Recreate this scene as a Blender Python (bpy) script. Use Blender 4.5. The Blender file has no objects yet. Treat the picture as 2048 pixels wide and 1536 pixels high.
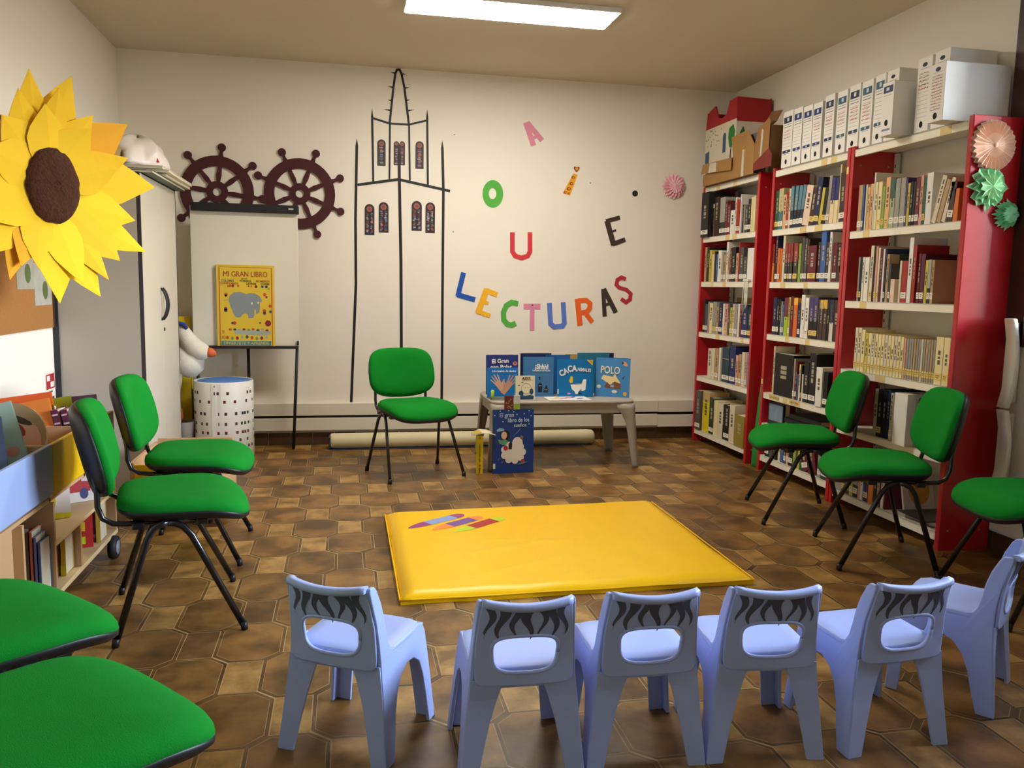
import bpy, bmesh, math, random
from mathutils import Matrix, Vector
random.seed(7)
SC = bpy.context.scene
COL = SC.collection
PI = math.pi

# ---------------- camera ----------------
cam_d = bpy.data.cameras.new('camera'); cam = bpy.data.objects.new('camera', cam_d); COL.objects.link(cam)
cam_d.sensor_width = 36.0; cam_d.lens = 1640.0/2048.0*36.0; cam_d.clip_start = 0.02; cam_d.clip_end = 60
CR = ((0.97992189,-0.19837647,0.01999657),(0.0040703,0.12017585,0.99274428),(0.19934021,0.97273046,-0.1185704))
cam.matrix_world = Matrix(((CR[0][0],CR[1][0],-CR[2][0],0),(CR[0][1],CR[1][1],-CR[2][1],0),(CR[0][2],CR[1][2],-CR[2][2],1.27),(0,0,0,1)))
SC.camera = cam

# ---------------- exposure, world, daylight ----------------
vs = SC.view_settings
vs.view_transform = 'Standard'; vs.look = 'None'; vs.gamma = 1.0; vs.use_curve_mapping = False
vs.exposure = 0.75
w = bpy.data.worlds.new('sky'); SC.world = w; w.use_nodes = True
nt = w.node_tree; bg = nt.nodes['Background']
sky = nt.nodes.new('ShaderNodeTexSky'); sky.sky_type = 'NISHITA'; sky.sun_disc = False
sky.sun_elevation = math.radians(42); sky.sun_rotation = math.radians(200); sky.air_density = 1.0; sky.dust_density = 2.0
hs = nt.nodes.new('ShaderNodeHueSaturation'); hs.inputs['Saturation'].default_value = 0.55
nt.links.new(sky.outputs[0], hs.inputs['Color']); nt.links.new(hs.outputs[0], bg.inputs[0])
bg.inputs[1].default_value = 6.5
def portal(name, loc, rot, sx, sy):
    l = bpy.data.lights.new(name, 'AREA'); l.shape = 'RECTANGLE'; l.size = sx; l.size_y = sy
    l.cycles.is_portal = True
    o = bpy.data.objects.new(name, l); COL.objects.link(o); o.location = loc; o.rotation_euler = rot
portal('window_portal', (3.26, 2.33, 1.86), (0, math.radians(90), 0), 1.55, 2.1)

# ---------------- materials ----------------
def lin(h):
    h = h.lstrip('#'); r = [int(h[i:i+2], 16)/255 for i in (0, 2, 4)]
    return tuple(c/12.92 if c <= .04045 else ((c+.055)/1.055)**2.4 for c in r) + (1,)
MATS = {}
def M(hx, rough=.6, metal=0, var=.06, vs_=8, bump=0, bs=60, emit=0, sheen=0, coat=0, name=None, spec=.5):
    key = (hx, rough, metal, var, vs_, bump, bs, emit, sheen, coat, spec)
    if key in MATS: return MATS[key]
    m = bpy.data.materials.new(name or 'paint_'+hx); m.use_nodes = True
    n = m.node_tree.nodes; l = m.node_tree.links; b = n['Principled BSDF']
    c = lin(hx)
    tc = n.new('ShaderNodeTexCoord')
    if var > 0:
        nz = n.new('ShaderNodeTexNoise'); nz.inputs['Scale'].default_value = vs_; nz.inputs['Detail'].default_value = 4
        mx = n.new('ShaderNodeMix'); mx.data_type = 'RGBA'
        mx.inputs[6].default_value = tuple(x*(1-var) for x in c[:3]) + (1,)
        mx.inputs[7].default_value = tuple(min(1, x*(1+var)) for x in c[:3]) + (1,)
        l.new(tc.outputs['Object'], nz.inputs['Vector']); l.new(nz.outputs['Fac'], mx.inputs[0]); l.new(mx.outputs[2], b.inputs['Base Color'])
    else:
        b.inputs['Base Color'].default_value = c
    b.inputs['Roughness'].default_value = rough; b.inputs['Metallic'].default_value = metal
    b.inputs['Specular IOR Level'].default_value = spec
    if sheen: b.inputs['Sheen Weight'].default_value = sheen; b.inputs['Sheen Roughness'].default_value = .4
    if coat: b.inputs['Coat Weight'].default_value = coat; b.inputs['Coat Roughness'].default_value = .12
    if bump:
        n2 = n.new('ShaderNodeTexNoise'); n2.inputs['Scale'].default_value = bs; n2.inputs['Detail'].default_value = 5
        bp = n.new('ShaderNodeBump'); bp.inputs['Strength'].default_value = bump; bp.inputs['Distance'].default_value = .01
        l.new(tc.outputs['Object'], n2.inputs['Vector']); l.new(n2.outputs['Fac'], bp.inputs['Height']); l.new(bp.outputs[0], b.inputs['Normal'])
    if emit:
        b.inputs['Emission Color'].default_value = c; b.inputs['Emission Strength'].default_value = emit
    MATS[key] = m
    return m

# ---------------- mesh builder ----------------
class MB:
    def __init__(s): s.bm = bmesh.new()
    def face(s, pts, m=0):
        f = s.bm.faces.new([s.bm.verts.new(p) for p in pts]); f.material_index = m; return f
    def box(s, x0, x1, y0, y1, z0, z1, m=0, bev=0, seg=2, M4=None):
        v = [s.bm.verts.new(p) for p in ((x0,y0,z0),(x1,y0,z0),(x1,y1,z0),(x0,y1,z0),(x0,y0,z1),(x1,y0,z1),(x1,y1,z1),(x0,y1,z1))]
        fs = [s.bm.faces.new([v[i] for i in q]) for q in ((3,2,1,0),(4,5,6,7),(0,1,5,4),(1,2,6,5),(2,3,7,6),(3,0,4,7))]
        for f in fs: f.material_index = m
        vv = v
        if bev:
            es = list({e for f in fs for e in f.edges})
            r = bmesh.ops.bevel(s.bm, geom=es, offset=bev, segments=seg, profile=.5, affect='EDGES')
            vv = [e for e in r['verts']]
            for f in r['faces']: f.material_index = m
        if M4 is not None: bmesh.ops.transform(s.bm, matrix=M4, verts=list(set(vv)))
        return s
    def prism(s, pts, mp, a, b, m=0, mside=None):
        """polygon pts (u,v) swept from depth a to b; mp(u,v,d)->xyz"""
        A = [s.bm.verts.new(mp(u, v, a)) for u, v in pts]; B = [s.bm.verts.new(mp(u, v, b)) for u, v in pts]
        n = len(pts)
        f = s.bm.faces.new(A); f.material_index = m
        f = s.bm.faces.new(B[::-1]); f.material_index = m
        for i in range(n):
            f = s.bm.faces.new((A[i], B[i], B[(i+1) % n], A[(i+1) % n])); f.material_index = m if mside is None else mside
        return s
    def loft(s, rings, m=0, cap0=True, cap1=True, closed=True):
        R = [[s.bm.verts.new(p) for p in r] for r in rings]; n = len(R[0])
        for a, b in zip(R, R[1:]):
            for i in range(n if closed else n-1):
                f = s.bm.faces.new((a[i], a[(i+1) % n], b[(i+1) % n], b[i])); f.material_index = m; f.smooth = True
        if cap0: f = s.bm.faces.new(R[0][::-1]); f.material_index = m
        if cap1: f = s.bm.faces.new(R[-1]); f.material_index = m
        return s
    def tube(s, pts, r, m=0, n=10, ry=None):
        pts = [Vector(p) for p in pts]; rings = []
        rr = r if isinstance(r, (list, tuple)) else [r]*len(pts)
        up = Vector((0, 0, 1))
        for i, p in enumerate(pts):
            t = (pts[min(i+1, len(pts)-1)]-pts[max(i-1, 0)]).normalized()
            ref = up if abs(t.dot(up)) < .95 else Vector((1, 0, 0))
            if i == 0: a = t.cross(ref).normalized()
            else: a = (a - t*a.dot(t)).normalized()
            b = t.cross(a)
            rings.append([p+a*math.cos(k*2*PI/n)*rr[i]+b*math.sin(k*2*PI/n)*(ry or rr[i]) for k in range(n)])
        return s.loft(rings, m)
    def lathe(s, prof, c=(0,0,0), m=0, n=32, cap0=True, cap1=True):
        return s.loft([[(c[0]+r*math.cos(k*2*PI/n), c[1]+r*math.sin(k*2*PI/n), c[2]+z) for k in range(n)] for r, z in prof], m, cap0, cap1)
    def ell(s, c, r, m=0, n=16, rot=None):
        q = []
        for i in range(1, n//2+4):
            a = PI*i/(n//2+4)
            q.append([(math.sin(a)*math.cos(k*2*PI/n), math.sin(a)*math.sin(k*2*PI/n), -math.cos(a)) for k in range(n)])
        T = rot or Matrix.Identity(3)
        s.loft([[Vector(c)+T@Vector((p[0]*r[0], p[1]*r[1], p[2]*r[2])) for p in ring] for ring in q], m)
        return s
    def build(s, name, mats, parent=None, loc=None, rot=None, smooth=False, fix=True):
        if fix: bmesh.ops.recalc_face_normals(s.bm, faces=s.bm.faces)
        me = bpy.data.meshes.new(name); s.bm.to_mesh(me); s.bm.free()
        for mm in (mats if isinstance(mats, (list, tuple)) else [mats]): me.materials.append(mm)
        if smooth:
            for p in me.polygons: p.use_smooth = True
        o = bpy.data.objects.new(name, me); COL.objects.link(o)
        if loc is not None: o.location = loc
        if rot is not None: o.rotation_euler = rot
        if parent is not None: setp(o, parent)
        return o
def setp(o, parent):
    o.parent = parent
    L = []; p = parent
    while p is not None: L.append(p); p = p.parent
    mt = Matrix.Identity(4)
    for p in reversed(L): mt = mt @ p.matrix_parent_inverse @ p.matrix_basis
    o.matrix_parent_inverse = mt.inverted() if o.get('world') else Matrix.Identity(4)
def part(mb, name, mats, root, smooth=False):
    """a part whose mesh is written in room coordinates"""
    o = mb.build(name, mats, None, smooth=smooth); o['world'] = 1; setp(o, root); del o['world']; return o
def tag(o, label, cat, group=None, kind=None):
    if label: o['label'] = label
    if cat: o['category'] = cat
    if group: o['group'] = group
    if kind: o['kind'] = kind
    return o
def thing(name, label, cat, loc=(0,0,0), rz=0, group=None):
    o = bpy.data.objects.new(name, None); COL.objects.link(o); o.empty_display_size = .1
    o.location = loc; o.rotation_euler = (0, 0, rz)
    return tag(o, label, cat, group)
def dup(root, loc, rz, label=None, group=None):
    r = root.copy(); COL.objects.link(r); r.location = loc; r.rotation_euler = (0, 0, rz)
    if label: r['label'] = label
    if group: r['group'] = group
    for ch in list(root.children):
        c = ch.copy(); COL.objects.link(c); c.parent = r
        for g in list(ch.children):
            d = g.copy(); COL.objects.link(d); d.parent = c
    return r
def text(s, size, mat, parent, M4, name='title', bold=.0, align='CENTER', ex=.0006, sx=1.0):
    """lettering as a mesh; M4 places the text plane (x right, y up, z out) in room or parent coordinates"""
    cu = bpy.data.curves.new(name, 'FONT'); cu.body = s; cu.size = size; cu.align_x = align; cu.align_y = 'CENTER'
    cu.extrude = ex; cu.offset = bold; cu.resolution_u = 3
    t = bpy.data.objects.new(name, cu); COL.objects.link(t)
    bpy.context.view_layer.update()
    me = bpy.data.meshes.new_from_object(t.evaluated_get(bpy.context.evaluated_depsgraph_get()))
    bpy.data.objects.remove(t); bpy.data.curves.remove(cu)
    me.transform(M4 @ Matrix.Diagonal((sx, 1, 1, 1))); me.materials.clear(); me.materials.append(mat)
    o = bpy.data.objects.new(name, me); COL.objects.link(o)
    return o
def ribbon(pts, w):
    """outline polygon of a thick polyline"""
    P = [Vector(p) for p in pts]; L = []; R = []
    for i, p in enumerate(P):
        if i == 0: d = (P[1]-P[0]).normalized(); n = Vector((-d.y, d.x)); k = 1
        elif i == len(P)-1: d = (P[-1]-P[-2]).normalized(); n = Vector((-d.y, d.x)); k = 1
        else:
            d1 = (P[i]-P[i-1]).normalized(); d2 = (P[i+1]-P[i]).normalized()
            n = Vector((-(d1+d2).y, (d1+d2).x)).normalized(); k = 1/max(.5, n.dot(Vector((-d1.y, d1.x))))
        L.append(p+n*w/2*k); R.append(p-n*w/2*k)
    return [tuple(q) for q in L+R[::-1]]
def oval(cx, cy, rx, ry, n=24, rot=0):
    c, s = math.cos(rot), math.sin(rot)
    return [(cx+rx*math.cos(a)*c-ry*math.sin(a)*s, cy+rx*math.cos(a)*s+ry*math.sin(a)*c) for a in [2*PI*k/n for k in range(n)]]
YW = 6.54      # back wall
def onwall(u, v, d): return (u, YW-d, v)
# ---------------- surveyed positions (metres) ----------------
SHELF={'A1': (1.697,[(6.259,0.135,0.358,'k','w',0.0,0.04),(6.319,0.026,0.229,'c','-',0.0,0),(6.262,0.056,0.254,'m','w',0.0,0),(6.236,0.023,0.259,'c','-',0.0,0),(6.151,0.081,0.309,'h','-',0.0,0),(6.135,0.013,0.304,'h','-',0.0,0),(6.046,0.086,0.297,'E','w',0.0,0),(6.001,0.041,0.265,'m','w',0.0,0),(5.953,0.046,0.229,'m','w',0.0,0),(5.875,0.072,0.182,'w','-',0.0,0),(5.853,0.021,0.274,'w','-',0.0,0),(5.797,0.054,0.254,'r','w',0.0,0),(5.754,0.018,0.286,'w','-',0.0,0.01),(5.751,0.021,0.209,'k','-',0.0,0),(5.725,0.022,0.207,'e','-',0.0,0),(5.679,0.044,0.201,'f','w',0.0,0),(5.634,0.043,0.24,'k','w',0.0,0),(5.598,0.029,0.249,'p','-',0.0,0),(5.558,0.037,0.256,'p','-',0.0,0)]),'A2': (1.337,[(6.333,0.041,0.281,'a','-',0.0,0),(6.29,0.041,0.278,'k','-',0.0,0),(6.242,0.045,0.255,'y','-',0.0,0),(6.196,0.04,0.221,'p','-',0.0,0),(6.16,0.028,0.24,'k','-',0.0,0),(6.131,0.025,0.219,'b','-',0.0,0),(6.065,0.062,0.245,'w','-',-0.004,0),(6.027,0.033,0.23,'e','w',0.0,0),(5.987,0.035,0.212,'a','w',0.0,0),(5.95,0.032,0.306,'w','-',0.0,0),(5.921,0.026,0.212,'a','w',0.0,0),(5.889,0.028,0.257,'m','w',0.0,0),(5.821,0.065,0.261,'k','w',0.006,0),(5.778,0.038,0.215,'s','w',0.0,0),(5.76,0.016,0.294,'r','-',0.0,0),(5.698,0.059,0.255,'f','w',0.0,0),(5.644,0.05,0.185,'f','w',0.0,0),(5.54,0.098,0.244,'W','-',0.0,0)]),'A3': (0.924,[(6.32,0.032,0.269,'k','w',0.0,0),(6.271,0.047,0.234,'f','w',0.0,0),(6.239,0.029,0.253,'e','-',0.0,0),(6.178,0.056,0.242,'p','-',0.0,0),(6.11,0.063,0.255,'e','y',0.0,0),(6.069,0.039,0.216,'a','w',0.0,0),(6.0,0.063,0.252,'n','w',0.0,0),(5.965,0.03,0.245,'w','-',0.0,0),(5.908,0.053,0.243,'s','y',0.0,0),(5.874,0.029,0.244,'f','-',0.0,0),(5.83,0.04,0.218,'y','w',0.0,0),(5.8,0.027,0.246,'c','w',0.0,0),(5.748,0.049,0.247,'e','w',0.0,0),(5.713,0.03,0.248,'w','-',0.0,0),(5.678,0.031,0.244,'m','-',0.0,0),(5.586,0.09,0.24,'N','w',0.0,0),(5.514,0.068,0.232,'d','y',0.0,0)]),'A4': (0.558,[(6.154,0.071,0.242,'c','-',0.0,0),(6.099,0.053,0.248,'c','w',0.0,0),(6.033,0.06,0.252,'a','w',0.0,0),(5.993,0.033,0.261,'w','-',0.0,0),(5.966,0.023,0.267,'e','-',0.0,0),(5.846,0.115,0.273,'T','w',0.0,0),(5.745,0.093,0.292,'N','w',0.0,0),(5.695,0.042,0.228,'s','w',0.0,0),(5.645,0.045,0.239,'a','w',0.0,0),(5.592,0.048,0.258,'c','w',0.0,0),(5.558,0.031,0.258,'s','w',0.0,0),(5.517,0.038,0.261,'l','-',0.0,0)]),'A5': (0.109,[(6.282,0.096,0.33,'f','w',0.0,0.02),(6.191,0.13,0.331,'Y','-',0.0,0),(6.101,0.084,0.298,'d','w',0.0,0),(6.022,0.074,0.286,'p','-',0.0,0),(5.925,0.09,0.275,'c','-',0.0,0),(5.899,0.02,0.276,'k','-',0.0,0),(5.804,0.088,0.277,'K','w',0.0,0),(5.712,0.086,0.291,'c','-',0.0,0),(5.454,0.208,0.236,'G','-',0.0,0.02)]),'B1': (1.689,[(5.26,0.044,0.265,'g','p',0.0,0),(5.198,0.059,0.275,'D','w',0.0,0),(5.155,0.04,0.229,'A','-',0.0,0),(5.122,0.03,0.242,'r','w',0.0,0),(5.094,0.023,0.262,'c','-',0.001,0),(5.055,0.036,0.274,'B','w',-0.001,0),(5.017,0.037,0.271,'B','w',-0.019,0),(4.977,0.038,0.268,'B','w',-0.03,0),(4.938,0.037,0.267,'B','w',-0.036,0),(4.855,0.077,0.256,'S','-',-0.042,0),(4.799,0.051,0.236,'h','y',-0.036,0),(4.74,0.056,0.294,'n','y',-0.037,0),(4.706,0.032,0.225,'y','-',-0.035,0),(4.662,0.043,0.218,'k','y',-0.029,0),(4.626,0.034,0.289,'e','w',-0.025,0),(4.579,0.044,0.273,'C','-',-0.016,0),(4.534,0.043,0.269,'C','-',-0.006,0),(4.517,0.014,0.342,'p','-',-0.004,0),(4.457,0.057,0.291,'h','w',0.008,0)]),'B2': (1.334,[(5.249,0.06,0.261,'O','-',0.0,0),(5.207,0.026,0.312,'n','w',0.0,0),(5.171,0.035,0.23,'o','w',0.0,0),(5.142,0.027,0.224,'o','-',0.0,0),(5.11,0.029,0.311,'c','-',0.0,0),(5.072,0.033,0.258,'R','w',0.0,0),(5.044,0.024,0.256,'R','y',0.0,0),(5.009,0.033,0.255,'R','w',0.0,0),(4.946,0.052,0.255,'R','y',0.0,0),(4.906,0.033,0.25,'L','-',0.0,0),(4.87,0.033,0.284,'f','w',0.0,0),(4.835,0.033,0.279,'f','w',0.0,0),(4.813,0.02,0.27,'h','-',0.0,0),(4.714,0.09,0.229,'m','y',0.0,0.01),(4.699,0.029,0.248,'h','w',0.0,0),(4.638,0.057,0.316,'b','w',0.0,0),(4.596,0.04,0.244,'h','w',0.0,0),(4.55,0.026,0.302,'w','-',0.0,0.01),(4.517,0.044,0.235,'m','w',0.0,0),(4.466,0.048,0.23,'h','-',0.0,0),(4.442,0.022,0.198,'t','w',0.049,0)]),'B3': (0.974,[(5.176,0.048,0.254,'n','w',0.0,0),(5.145,0.029,0.246,'k','w',0.0,0),(5.121,0.021,0.245,'k','-',0.0,0),(5.101,0.018,0.231,'e','w',0.0,0),(5.079,0.02,0.21,'b','w',0.0,0),(5.027,0.049,0.256,'Q','-',0.0,0),(5.0,0.025,0.26,'y','w',0.0,0),(4.961,0.037,0.267,'m','-',0.0,0),(4.909,0.05,0.258,'P','-',0.0,0),(4.872,0.03,0.225,'n','w',0.0,0),(4.824,0.044,0.278,'w','-',0.0,0),(4.777,0.045,0.261,'w','w',0.0,0),(4.723,0.046,0.264,'U','y',0.0,0),(4.673,0.049,0.265,'U','y',0.0,0),(4.654,0.016,0.253,'f','-',0.0,0),(4.616,0.036,0.251,'V','-',0.0,0),(4.572,0.042,0.252,'V','-',0.0,0),(4.544,0.026,0.255,'k','-',0.0,0),(4.502,0.041,0.253,'Z','-',0.0,0),(4.431,0.069,0.252,'h','-',0.0,0)]),'B4': (0.563,[(5.16,0.02,0.331,'c','y',0.0,0),(4.921,0.235,0.288,'K','-',0.0,0),(4.892,0.023,0.27,'e','w',0.0,0),(4.867,0.022,0.253,'m','w',0.0,0),(4.848,0.017,0.172,'b','-',0.0,0),(4.825,0.02,0.238,'p','-',0.0,0),(4.809,0.014,0.234,'k','w',0.0,0),(4.79,0.016,0.178,'w','-',0.0,0),(4.731,0.057,0.265,'k','w',0.0,0),(4.65,0.077,0.321,'k','w',0.0,0),(4.545,0.07,0.245,'w','-',0.0,0.02),(4.513,0.045,0.222,'k','w',0.0,0.01)]),'B5': (0.345,[]),'B6': (0.115,[(5.178,0.053,0.088,'k','w',0.0,0),(5.125,0.048,0.086,'f','-',0.0,0),(5.075,0.046,0.096,'k','-',0.0,0),(5.021,0.027,0.117,'c','w',0.0,0),(4.979,0.037,0.128,'b','-',0.0,0),(4.949,0.027,0.119,'f','w',0.0,0),(4.914,0.031,0.13,'s','w',0.0,0),(4.864,0.047,0.138,'k','w',0.0,0),(4.819,0.042,0.1,'L','-',0.0,0),(4.777,0.026,0.149,'y','-',0.0,0),(4.742,0.033,0.148,'g','-',0.0,0),(4.671,0.068,0.128,'m','w',0.056,0),(4.577,0.091,0.162,'m','-',0.066,0),(4.532,0.036,0.178,'e','w',0.0,0),(4.459,0.07,0.189,'d','w',0.0,0)]),'C1': (1.625,[(4.292,0.038,0.261,'a','w',0.0,0),(4.276,0.014,0.258,'b','w',0.0,0),(4.25,0.015,0.258,'c','-',0.0,0),(4.223,0.025,0.241,'A','-',0.0,0),(4.195,0.026,0.256,'A','-',0.0,0),(4.181,0.012,0.315,'w','-',0.0,0),(4.156,0.024,0.26,'p','-',0.0,0),(4.118,0.036,0.259,'p','y',0.0,0),(4.091,0.025,0.229,'L','y',0.0,0),(4.049,0.039,0.275,'A','y',0.0,0),(4.008,0.039,0.264,'G2','w',0.0,0),(3.966,0.04,0.259,'e','w',0.0,0),(3.921,0.042,0.258,'e','w',0.0,0),(3.907,0.013,0.254,'u','w',0.0,0),(3.885,0.02,0.225,'y','-',0.0,0),(3.863,0.019,0.228,'k','w',0.0,0),(3.844,0.017,0.226,'k','w',0.0,0),(3.81,0.032,0.248,'m','w',0.0,0),(3.785,0.023,0.252,'s','-',0.0,0),(3.763,0.021,0.241,'g','y',0.0,0),(3.715,0.047,0.257,'W','-',0.0,0),(3.68,0.032,0.236,'c','-',-0.096,0),(3.644,0.031,0.213,'a','-',-0.078,0),(3.613,0.027,0.218,'c','-',-0.061,0),(3.564,0.039,0.192,'h','w',-0.019,0),(3.529,0.033,0.158,'o','-',-0.003,0)]),'C2': (1.224,[(4.271,0.016,0.252,'e','y',0.0,0),(4.251,0.018,0.252,'k','y',0.0,0),(4.23,0.019,0.251,'w','-',0.0,0),(4.186,0.042,0.25,'w','-',0.0,0),(4.15,0.029,0.313,'c','y',0.0,0),(4.135,0.014,0.307,'k','-',0.0,0),(4.113,0.02,0.306,'s','y',0.0,0),(4.093,0.018,0.299,'c','y',0.0,0),(4.07,0.021,0.292,'m','-',0.0,0),(4.053,0.016,0.29,'w','-',0.0,0),(4.037,0.014,0.291,'n','w',0.0,0),(4.012,0.022,0.26,'a','-',0.0,0),(3.994,0.016,0.208,'f','w',0.0,0),(3.956,0.036,0.126,'S','-',0.0,0),(4.005,0.069,0.265,'d','y',0.0,-0.06),(3.905,0.018,0.223,'c','-',0.0,0),(3.859,0.043,0.22,'r','w',0.0,0),(3.824,0.033,0.34,'W','-',0.0,0),(3.796,0.025,0.301,'r','-',0.0,0),(3.759,0.019,0.254,'m','w',0.0,0),(3.726,0.032,0.253,'M','w',0.0,0),(3.702,0.022,0.221,'y','-',0.0,0),(3.68,0.021,0.222,'E','w',0.0,0),(3.657,0.021,0.219,'a','w',0.0,0)]),'C3': (0.823,[(4.245,0.026,0.25,'c','y',0.0,0),(4.211,0.032,0.25,'c','y',0.0,0),(4.176,0.034,0.241,'p','y',0.0,0),(4.146,0.028,0.225,'y','y',0.0,0),(4.117,0.028,0.225,'p','y',0.0,0),(4.088,0.028,0.224,'c','y',0.0,0),(4.059,0.027,0.224,'p','y',0.0,0),(4.031,0.027,0.223,'p','y',0.0,0),(4.003,0.027,0.223,'p','y',0.0,0),(3.976,0.026,0.222,'c','y',0.0,0),(3.949,0.026,0.222,'p','y',0.0,0),(3.922,0.025,0.221,'p','y',0.0,0),(3.895,0.025,0.221,'c','y',0.0,0),(3.869,0.025,0.221,'p','y',0.0,0),(3.843,0.024,0.22,'p','y',0.0,0),(3.824,0.017,0.216,'s','y',0.0,0),(3.804,0.018,0.216,'e','y',0.0,0),(3.785,0.018,0.217,'e','y',0.0,0),(3.767,0.018,0.217,'e','y',0.0,0),(3.748,0.017,0.218,'a','y',0.0,0),(3.729,0.017,0.218,'e','y',0.0,0),(3.711,0.017,0.218,'e','y',0.0,0),(3.693,0.017,0.219,'c','y',0.0,0),(3.674,0.017,0.22,'e','y',0.0,0),(3.656,0.017,0.22,'a','y',0.0,0),(3.639,0.017,0.221,'e','y',0.0,0),(3.621,0.016,0.221,'a','y',0.0,0),(3.603,0.016,0.222,'e','y',0.0,0),(3.547,0.055,0.239,'p','y',0.0,0),(3.501,0.045,0.239,'p','y',0.0,0)]),'C4': (0.479,[(4.025,0.028,0.264,'c','-',0.0,0),(3.982,0.041,0.266,'k','y',0.0,0),(3.945,0.036,0.268,'k','-',0.0,0),(3.916,0.027,0.269,'n','-',0.0,0),(3.894,0.021,0.258,'c','w',0.0,0),(3.714,0.104,0.274,'W','-',0.0,0.05),(3.76,0.018,0.259,'e','w',0.0,0),(3.738,0.02,0.259,'h','y',0.0,0),(3.723,0.013,0.244,'w','-',0.0,0),(3.676,0.045,0.254,'o','-',0.0,0),(3.619,0.056,0.275,'n','w',0.0,0),(3.572,0.045,0.288,'k','-',0.0,0),(3.541,0.029,0.288,'f','-',0.0,0)]),'C5': (0.089,[(4.31,0.07,0.124,'e','-',0.0,0),(4.236,0.071,0.133,'f','y',0.0,0),(4.196,0.034,0.087,'y','w',0.0,0),(4.152,0.041,0.145,'E','w',0.0,0),(4.13,0.02,0.141,'s','-',0.0,0),(4.102,0.026,0.14,'w','-',0.0,0),(4.079,0.02,0.146,'u','w',0.0,0),(4.058,0.019,0.148,'u','w',0.0,0),(4.008,0.046,0.156,'R2','-',0.0,0),(3.98,0.025,0.169,'k','-',0.0,0),(3.954,0.022,0.168,'a','-',0.0,0),(3.943,0.01,0.169,'m','-',0.0,0),(3.916,0.025,0.17,'w','-',0.0,0),(3.9,0.013,0.168,'m','-',0.0,0)])}
BOXES=[(5.108,0.128,0.366),(4.992,0.112,0.363),(4.874,0.111,0.353),(4.765,0.106,0.348),(4.635,0.121,0.368),(4.505,0.105,0.363),(4.379,0.111,0.37),(4.264,0.107,0.366),(4.156,0.094,0.372)]
LETTERS={'pink A': ('A','e492a8',[([(1.409,2.557),(1.476,2.382)],0.0428),([(1.421,2.557),(1.545,2.426)],0.0401),([(1.448,2.433),(1.51,2.457)],0.0267)]),'red U': ('U','d83a44',[([(1.318,1.698),(1.321,1.546),(1.344,1.511),(1.398,1.497),(1.449,1.514),(1.466,1.55),(1.462,1.703)],0.0374)]),'dark brown E': ('E','40312c',[([(2.106,1.816),(2.171,1.62)],0.0454),([(2.098,1.812),(2.215,1.846)],0.0347),([(2.131,1.725),(2.187,1.742)],0.0187),([(2.16,1.629),(2.268,1.67)],0.0374)]),'blue L': ('L','1c56b4',[([(0.928,1.369),(0.884,1.181)],0.0401),([(0.878,1.194),(1.023,1.155)],0.0401)]),'yellow E': ('E','fcbc24',[([(1.119,1.244),(1.049,1.052)],0.0481),([(1.107,1.233),(1.204,1.198)],0.0401),([(1.085,1.146),(1.133,1.127)],0.0267),([(1.041,1.063),(1.148,1.029)],0.0347)]),'green C': ('C','58b448',[([(1.377,1.128),(1.323,1.139),(1.28,1.113),(1.257,1.057),(1.261,0.997),(1.293,0.961),(1.326,0.955),(1.361,0.97)],0.0428)]),'pink T': ('T','e58fb0',[([(1.424,1.108),(1.563,1.11)],0.0454),([(1.495,1.106),(1.498,0.915)],0.0374)]),'light blue U': ('U','5c7cd0',[([(1.638,1.139),(1.653,0.969),(1.681,0.945),(1.753,0.951),(1.769,0.977),(1.754,1.147)],0.0401)]),'orange R': ('R','f46820',[([(1.875,1.176),(1.903,0.958)],0.0454),([(1.882,1.162),(1.949,1.166),(1.984,1.14),(1.982,1.1),(1.955,1.07),(1.902,1.061)],0.0401),([(1.938,1.072),(2.008,0.985)],0.0401)]),'dark brown A': ('A','40312c',[([(2.093,1.262),(2.114,1.034)],0.0347),([(2.097,1.262),(2.208,1.069)],0.0401),([(2.105,1.126),(2.166,1.145)],0.0241)]),'red S': ('S','b92c3e',[([(2.286,1.346),(2.247,1.359),(2.213,1.338),(2.206,1.298),(2.232,1.274),(2.294,1.259),(2.333,1.226),(2.328,1.179),(2.295,1.154),(2.251,1.182)],0.0321)])}
TOWER=[('post',[(0.095,2.367),(0.083,1.76),(0.085,1.258),(0.046,0.333)],0.0171),('post',[(0.747,2.384),(0.76,2.001),(0.761,1.272),(0.763,0.352)],0.0171),('post',[(0.414,2.305),(0.417,2.075),(0.432,1.439),(0.438,0.758)],0.0191),('beam',[(0.099,2.017),(0.411,2.072),(0.813,2.0)],0.0171),('upper_post',[(0.209,2.593),(0.218,2.045)],0.0133),('upper_post',[(0.628,2.612),(0.638,2.041)],0.0133),('upper_post',[(0.344,2.485),(0.341,2.069)],0.0114),('upper_post',[(0.49,2.488),(0.498,2.068)],0.0114),('rail',[(0.215,2.521),(0.342,2.488),(0.489,2.488),(0.629,2.528)],0.0114),('spire',[(0.342,2.488),(0.37,2.755),(0.384,2.86),(0.396,2.888),(0.417,2.89),(0.43,2.863),(0.453,2.761),(0.489,2.488)],0.0133)]
THORNS=[[(0.382,2.863),(0.345,2.867)],[(0.365,2.757),(0.326,2.763)],[(0.356,2.659),(0.326,2.663)],[(0.347,2.586),(0.294,2.591)],[(0.43,2.859),(0.471,2.862)],[(0.457,2.758),(0.494,2.764)],[(0.468,2.668),(0.498,2.674)],[(0.481,2.592),(0.531,2.602)]]
WINS=[[(0.248,2.366),(0.312,2.168)],[(0.373,2.359),(0.416,2.178)],[(0.416,2.361),(0.46,2.18)],[(0.54,2.368),(0.604,2.159)],[(0.152,1.876),(0.227,1.64)],[(0.259,1.895),(0.335,1.662)],[(0.513,1.914),(0.593,1.684)],[(0.621,1.907),(0.696,1.67)]]
WHEELS=[(-0.926,1.921),(-0.331,1.932)]
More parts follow.
